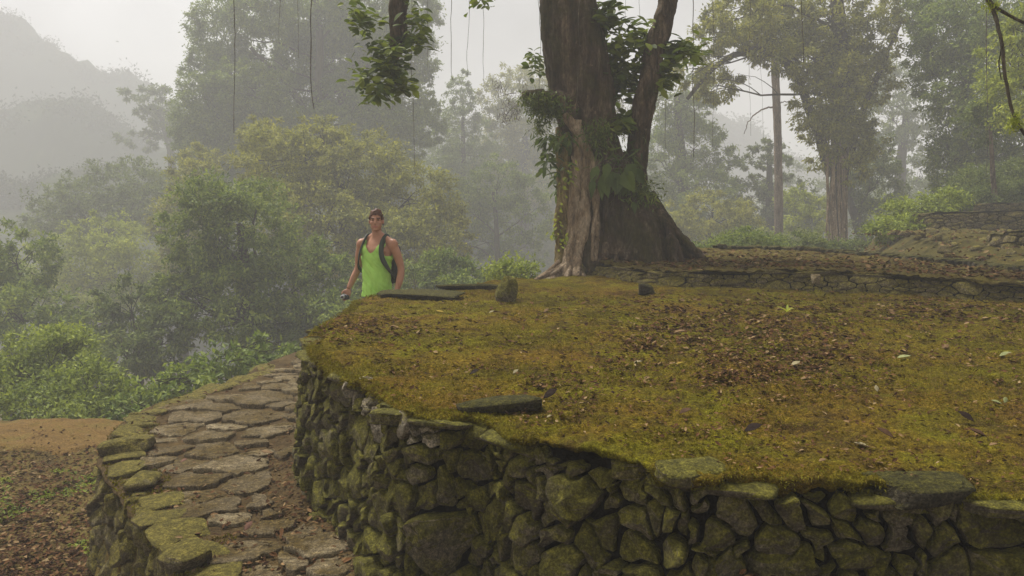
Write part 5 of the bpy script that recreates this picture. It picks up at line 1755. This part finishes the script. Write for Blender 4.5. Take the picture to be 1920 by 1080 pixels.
px, py, p = screen_points(2500, 1600, 1930, 400, 520, bank_z)
k = (p[:, 1] < 16) & (p[:, 1] > 8.8)
p = p[k]
litter(mb, p, r_.uniform(0.03, 0.09, len(p)), r_, tilt=0.5)
tag(mb.build("leaf_litter", M["dead"], smooth=False), "scattered small dead brown leaves on the moss, path and slopes", "leaf litter", kind="stuff")

# moss: short upright blades, thickest along the rims
mb = MB()


def tufts(p, L, w, r2, up=1.0):
    n = len(p)
    d = unit(np.column_stack([r2.normal(0, 0.6, n), r2.normal(0, 0.6, n), np.full(n, up)]))
    small_leaves(mb, p - np.array([0, 0, 0.004]), d, unit(r2.normal(size=(n, 3))), L, w)


px, py, p = screen_points(110000, 560, 1990, 548, 925, top1)
k = (poly_sd(rim1c[:-1], p[:, 0], p[:, 1]) < 0.02) & (fbm2(p[:, 0], p[:, 1], 3, 4) + 0.25 * fbm2(p[:, 0], p[:, 1], 14, 2) > -0.12)
p = p[k]
s = p[:, 1] * 0.0030
tufts(p, s * r_.uniform(0.7, 1.6, len(p)), s * r_.uniform(0.25, 0.5, len(p)), r_, 0.7)
k = np.nonzero((rim_o[:, 1] < 8.5) & (rim_o[:, 0] < 3.5))[0]
k = r_.choice(k, 20000)
t = r_.uniform(0, 1, len(k)) ** 1.5
den = np.clip(0.6 + 1.6 * fbm2(rim_o[k, 0], rim_o[k, 1], 2.2, 3), 0, 1)
kk = r_.uniform(size=len(k)) < den
k, t = k[kk], t[kk]
xy = rim_o[k] + rim_out[k] * (r_.uniform(-0.07, 0.012, len(k)))[:, None]
edge = r_.uniform(size=len(k)) < 0.4
xy[edge] = (rim_o[k] + rim_out[k] * 0.012)[edge]
z = top1(xy[:, 0], xy[:, 1]) - np.where(edge, t * 0.045, 0)
P = np.column_stack([xy, z])
d = unit(np.column_stack([rim_out[k] * np.where(edge, 1.0, 0.4)[:, None] + r_.normal(0, 0.9, (len(k), 2)), np.where(edge, -0.7, 0.8) + r_.normal(0, 0.3, len(k))]))
s = np.hypot(P[:, 0], P[:, 1]) * 0.0035
small_leaves(mb, P, d, unit(r_.normal(size=(len(k), 3))), s * r_.uniform(0.7, 1.7, len(k)), s * r_.uniform(0.25, 0.5, len(k)))
k = np.nonzero((pe_o[:, 1] < 10) & (pe_o[:, 1] > 2.5) & (pe_o[:, 0] < -1))[0]
k = r_.choice(k, 9000)
k = k[fbm2(pe_o[k, 0], pe_o[k, 1], 1.6, 3, 0.5, 4.0) > -0.1]
xy = pe_o[k] + pe_out[k] * r_.uniform(-0.32, 0.01, len(k))[:, None]
P = np.column_stack([xy, path_z(xy[:, 0], xy[:, 1])])
tufts(P, r_.uniform(0.012, 0.035, len(k)), r_.uniform(0.005, 0.012, len(k)), r_, 0.8)
tag(mb.build("moss", M["tuft"], smooth=False), "short yellow-green moss growing over the terrace and the wall rims", "moss", kind="stuff")

# single fallen leaves that stand out
def leaf_mat2(name, c):
    n = Nt(name)
    return n.surf(n.mix(n.ramp(n.noise(40, 4, 0.6), [(0.35, 0.0), (0.7, 1.0)]), tuple(x * 0.75 for x in c), tuple(x * 0.4 for x in c)), 0.8, spec=0.1, trans=0.1)


M["pale_leaf"] = leaf_mat2("pale_leaf", (0.42, 0.36, 0.20))
M["green_leaf"] = leaf_mat2("pale_green_leaf", (0.36, 0.38, 0.16))
M["tan_leaf"] = leaf_mat2("tan_leaf", (0.30, 0.19, 0.09))
M["brown_leaf"] = leaf_mat2("brown_leaf", (0.12, 0.065, 0.035))
M["dark_leaf"] = leaf_mat2("dark_leaf", (0.035, 0.020, 0.014))
M["pink_leaf"] = leaf_mat2("pinkish_leaf", (0.30, 0.16, 0.11))
M["yellow_leaf"] = leaf_mat2("yellow_leaf", (0.42, 0.30, 0.04))
LEAVES = [
    ("green_leaf", 1868, 760, .085, 2.9, .25, .8, "pale green fallen leaf lying flat near the right edge of the moss"),
    ("green_leaf", 1884, 757, .065, 1.0, .9, .6, "pale green fallen leaf standing on edge, near the right edge of the moss"),
    ("brown_leaf", 1832, 820, .11, 2.6, .35, .9, "curled grey-brown leaf low on the right of the moss, biggest one there"),
    ("tan_leaf", 1862, 838, .06, .2, .15, .5, "small tan leaf just below the big curled grey-brown leaf"),
    ("dark_leaf", 1810, 790, .12, 2.0, .5, .7, "dark brown crumpled leaf above the big curled grey-brown leaf"),
    ("green_leaf", 1885, 670, .13, .1, .2, .9, "long pale curved leaf lying far right on the moss"),
    ("pale_leaf", 1643, 736, .07, 1.4, 1.2, .3, "small pale leaf standing upright like a sail on the right half of the moss"),
    ("green_leaf", 1695, 673, .14, .1, .15, .3, "dull green flat leaf right of the brown leaf patch"),
    ("tan_leaf", 1772, 656, .11, .5, .6, .6, "tan folded leaf casting a dark hollow, right of the brown leaf patch"),
    ("yellow_leaf", 1275, 684, .07, .2, .2, .3, "bright yellow leaf at the left end of the brown leaf patch"),
    ("tan_leaf", 1275, 626, .16, .1, .1, .6, "long tan leaf upper left of the brown leaf patch"),
    ("pale_leaf", 1260, 582, .13, .1, .3, .4, "pale leaf lying behind the moss centre, near the dark square block"),
    ("pale_leaf", 1492, 687, .11, .4, .35, .6, "ochre-white leaf at the lower edge of the brown leaf patch"),
    ("tan_leaf", 1513, 713, .12, .1, .1, .3, "flat olive-tan leaf just below the brown leaf patch"),
    ("pale_leaf", 1196, 682, .09, .0, .2, .3, "lone whitish leaf in the middle of the mossy terrace"),
    ("pale_leaf", 967, 702, .075, .9, .6, .5, "whitish curled leaf left of the terrace's middle"),
    ("pale_leaf", 1030, 785, .045, .5, .4, .5, "small white leaf beside the dark slab on the front rim"),
    ("dark_leaf", 1032, 748, .13, .6, .6, .9, "large dark shrivelled leaf at the right end of the dark front rim slab"),
    ("brown_leaf", 1285, 778, .10, .2, .4, .8, "grey-brown leaf curled in the middle of the green moss"),
    ("dark_leaf", 1412, 812, .13, .1, .4, .9, "almost black crumpled leaf close to the front rim"),
    ("brown_leaf", 1658, 822, .12, 2.4, .5, .8, "brown angular leaf close to the front rim, left of the big curled one"),
    ("pale_leaf", 1616, 842, .10, 2.8, .15, .8, "slender pale curved leaf near the front rim"),
    ("tan_leaf", 1542, 868, .055, .4, .2, .4, "small tan leaf right on the bright moss of the front rim"),
    ("yellow_leaf", 824, 587, .15, 2.9, .15, .3, "long yellowish leaf before the long dark slab"),
    ("pale_leaf", 922, 588, .09, .0, .4, .6, "pale leaf before the upright mossy lump"),
    ("tan_leaf", 1024, 587, .11, .9, .7, .5, "tan leaf propped up on the moss right of the upright mossy lump"),
    ("tan_leaf", 1187, 634, .08, .7, .6, .4, "small tan leaf above the lone whitish leaf"),
    ("dark_leaf", 890, 704, .10, .3, .5, .9, "dark curled leaf on the left part of the moss"),
]
LEAVES_P = [("tan_leaf", 500, 851, .16, 2.9, .12, .3, "orange-tan leaf lying on the path's flagstones near the wall"),
            ("pink_leaf", 466, 994, .11, 1.2, .7, .9, "pinkish curled leaf on the flagstones at the lower left"),
            ("pink_leaf", 345, 868, .09, .5, .4, .9, "small pinkish leaf on the left part of the flagstone path")]
for zf, LS, gl in ((top1, LEAVES, "fallen leaves on the moss"), (lambda x, y: path_z(x, y) + 0.035, LEAVES_P, "fallen leaves on the path")):
    for mt, x, y, L, a, tl, cu, lab in LS:
        p = on_z(x, y, zf)
        p[2] += 0.006
        d = unit(np.array([math.cos(a), math.sin(a) * 0.8, tl * 0.5]))
        nr = unit(np.array([r_.normal(0, .15), -tl, 1.0]))
        m = MB()
        L *= 0.58
        broad_leaves(m, (p - d * np.array([1, 1, 0]) * L / 2)[None], d[None], nr[None], [L], [L * 0.5], curl=-0.25 * cu, fold=0.10 + 0.25 * cu, shape=(0.05, 0.55, 0.9, 1.0, 0.85, 0.5, 0.02))
        q = m.verts()
        m.v = [q - np.array([0, 0, q[:, 2].min() - p[2]])]
        o = m.build("fallen_leaf", M[mt], origin=p)
        sm = o.modifiers.new("thickness", "SOLIDIFY")
        sm.thickness = 0.0012
        tag(o, lab, "leaf", gl, "thing")
# little sprout
p = on_z(1475, 585, top1)
m = MB()
k = 5
a = np.linspace(0, 2 * math.pi, k, endpoint=False)
d = unit(np.column_stack([np.cos(a) * .8, np.sin(a) * .5, np.full(k, 0.8)]))
broad_leaves(m, np.repeat(p[None], k, 0), d, unit(np.column_stack([-np.cos(a), -np.sin(a), np.ones(k)])), r_.uniform(.07, .12, k), np.full(k, .022), curl=0.4)
tag(m.build("sprout", M["leaf_lime"], origin=p, smooth=False), "tiny green-yellow sprout growing on the moss before the low wall", "plant", kind="thing")
# small weeds on the lower ground
m = MB()
px, py, p = screen_points(700, -20, 190, 880, 1080, ground_z)
k = fbm2(p[:, 0], p[:, 1], 1.4, 3, 0.5, 7.0) > 0.22
p = np.repeat(p[k], 6, 0)
n = len(p)
d = unit(np.column_stack([r_.normal(0, 1, n), r_.normal(0, 1, n), np.full(n, 0.5)]))
small_leaves(m, p + r_.normal(size=(n, 3)) * np.array([.02, .02, .004]), d, unit(r_.normal(0, .4, (n, 3)) + np.array([0, 0, 1])), r_.uniform(.02, .05, n), r_.uniform(.012, .025, n))
tag(m.build("weeds", M["leaf_fresh"], smooth=False), "low green weeds sprouting through the leaf litter at the lower left", "weeds", kind="stuff")

# ------------------------------------------------------------------ haze
hz = MB()
X0, X1, Y0, Y1, Z0, Z1 = -420, 420, -275, 420, -17, 62
hz.add([(X0, Y0, Z0), (X1, Y0, Z0), (X1, Y1, Z0), (X0, Y1, Z0), (X0, Y0, Z1), (X1, Y0, Z1), (X1, Y1, Z1), (X0, Y1, Z1)],
       [(0, 3, 2, 1), (4, 5, 6, 7), (0, 1, 5, 4), (1, 2, 6, 5), (2, 3, 7, 6), (3, 0, 4, 7)])
hm = bpy.data.materials.new("haze")
hm.use_nodes = True
hm.node_tree.nodes.clear()
ho = hm.node_tree.nodes.new("ShaderNodeOutputMaterial")
hv = hm.node_tree.nodes.new("ShaderNodeVolumePrincipled")
hv.inputs["Color"].default_value = (0.92, 0.925, 0.93, 1)
hv.inputs["Density"].default_value = 0.0064
hm.node_tree.links.new(hv.outputs[0], ho.inputs["Volume"])
tag(hz.build("haze", hm, smooth=False), kind="stuff")
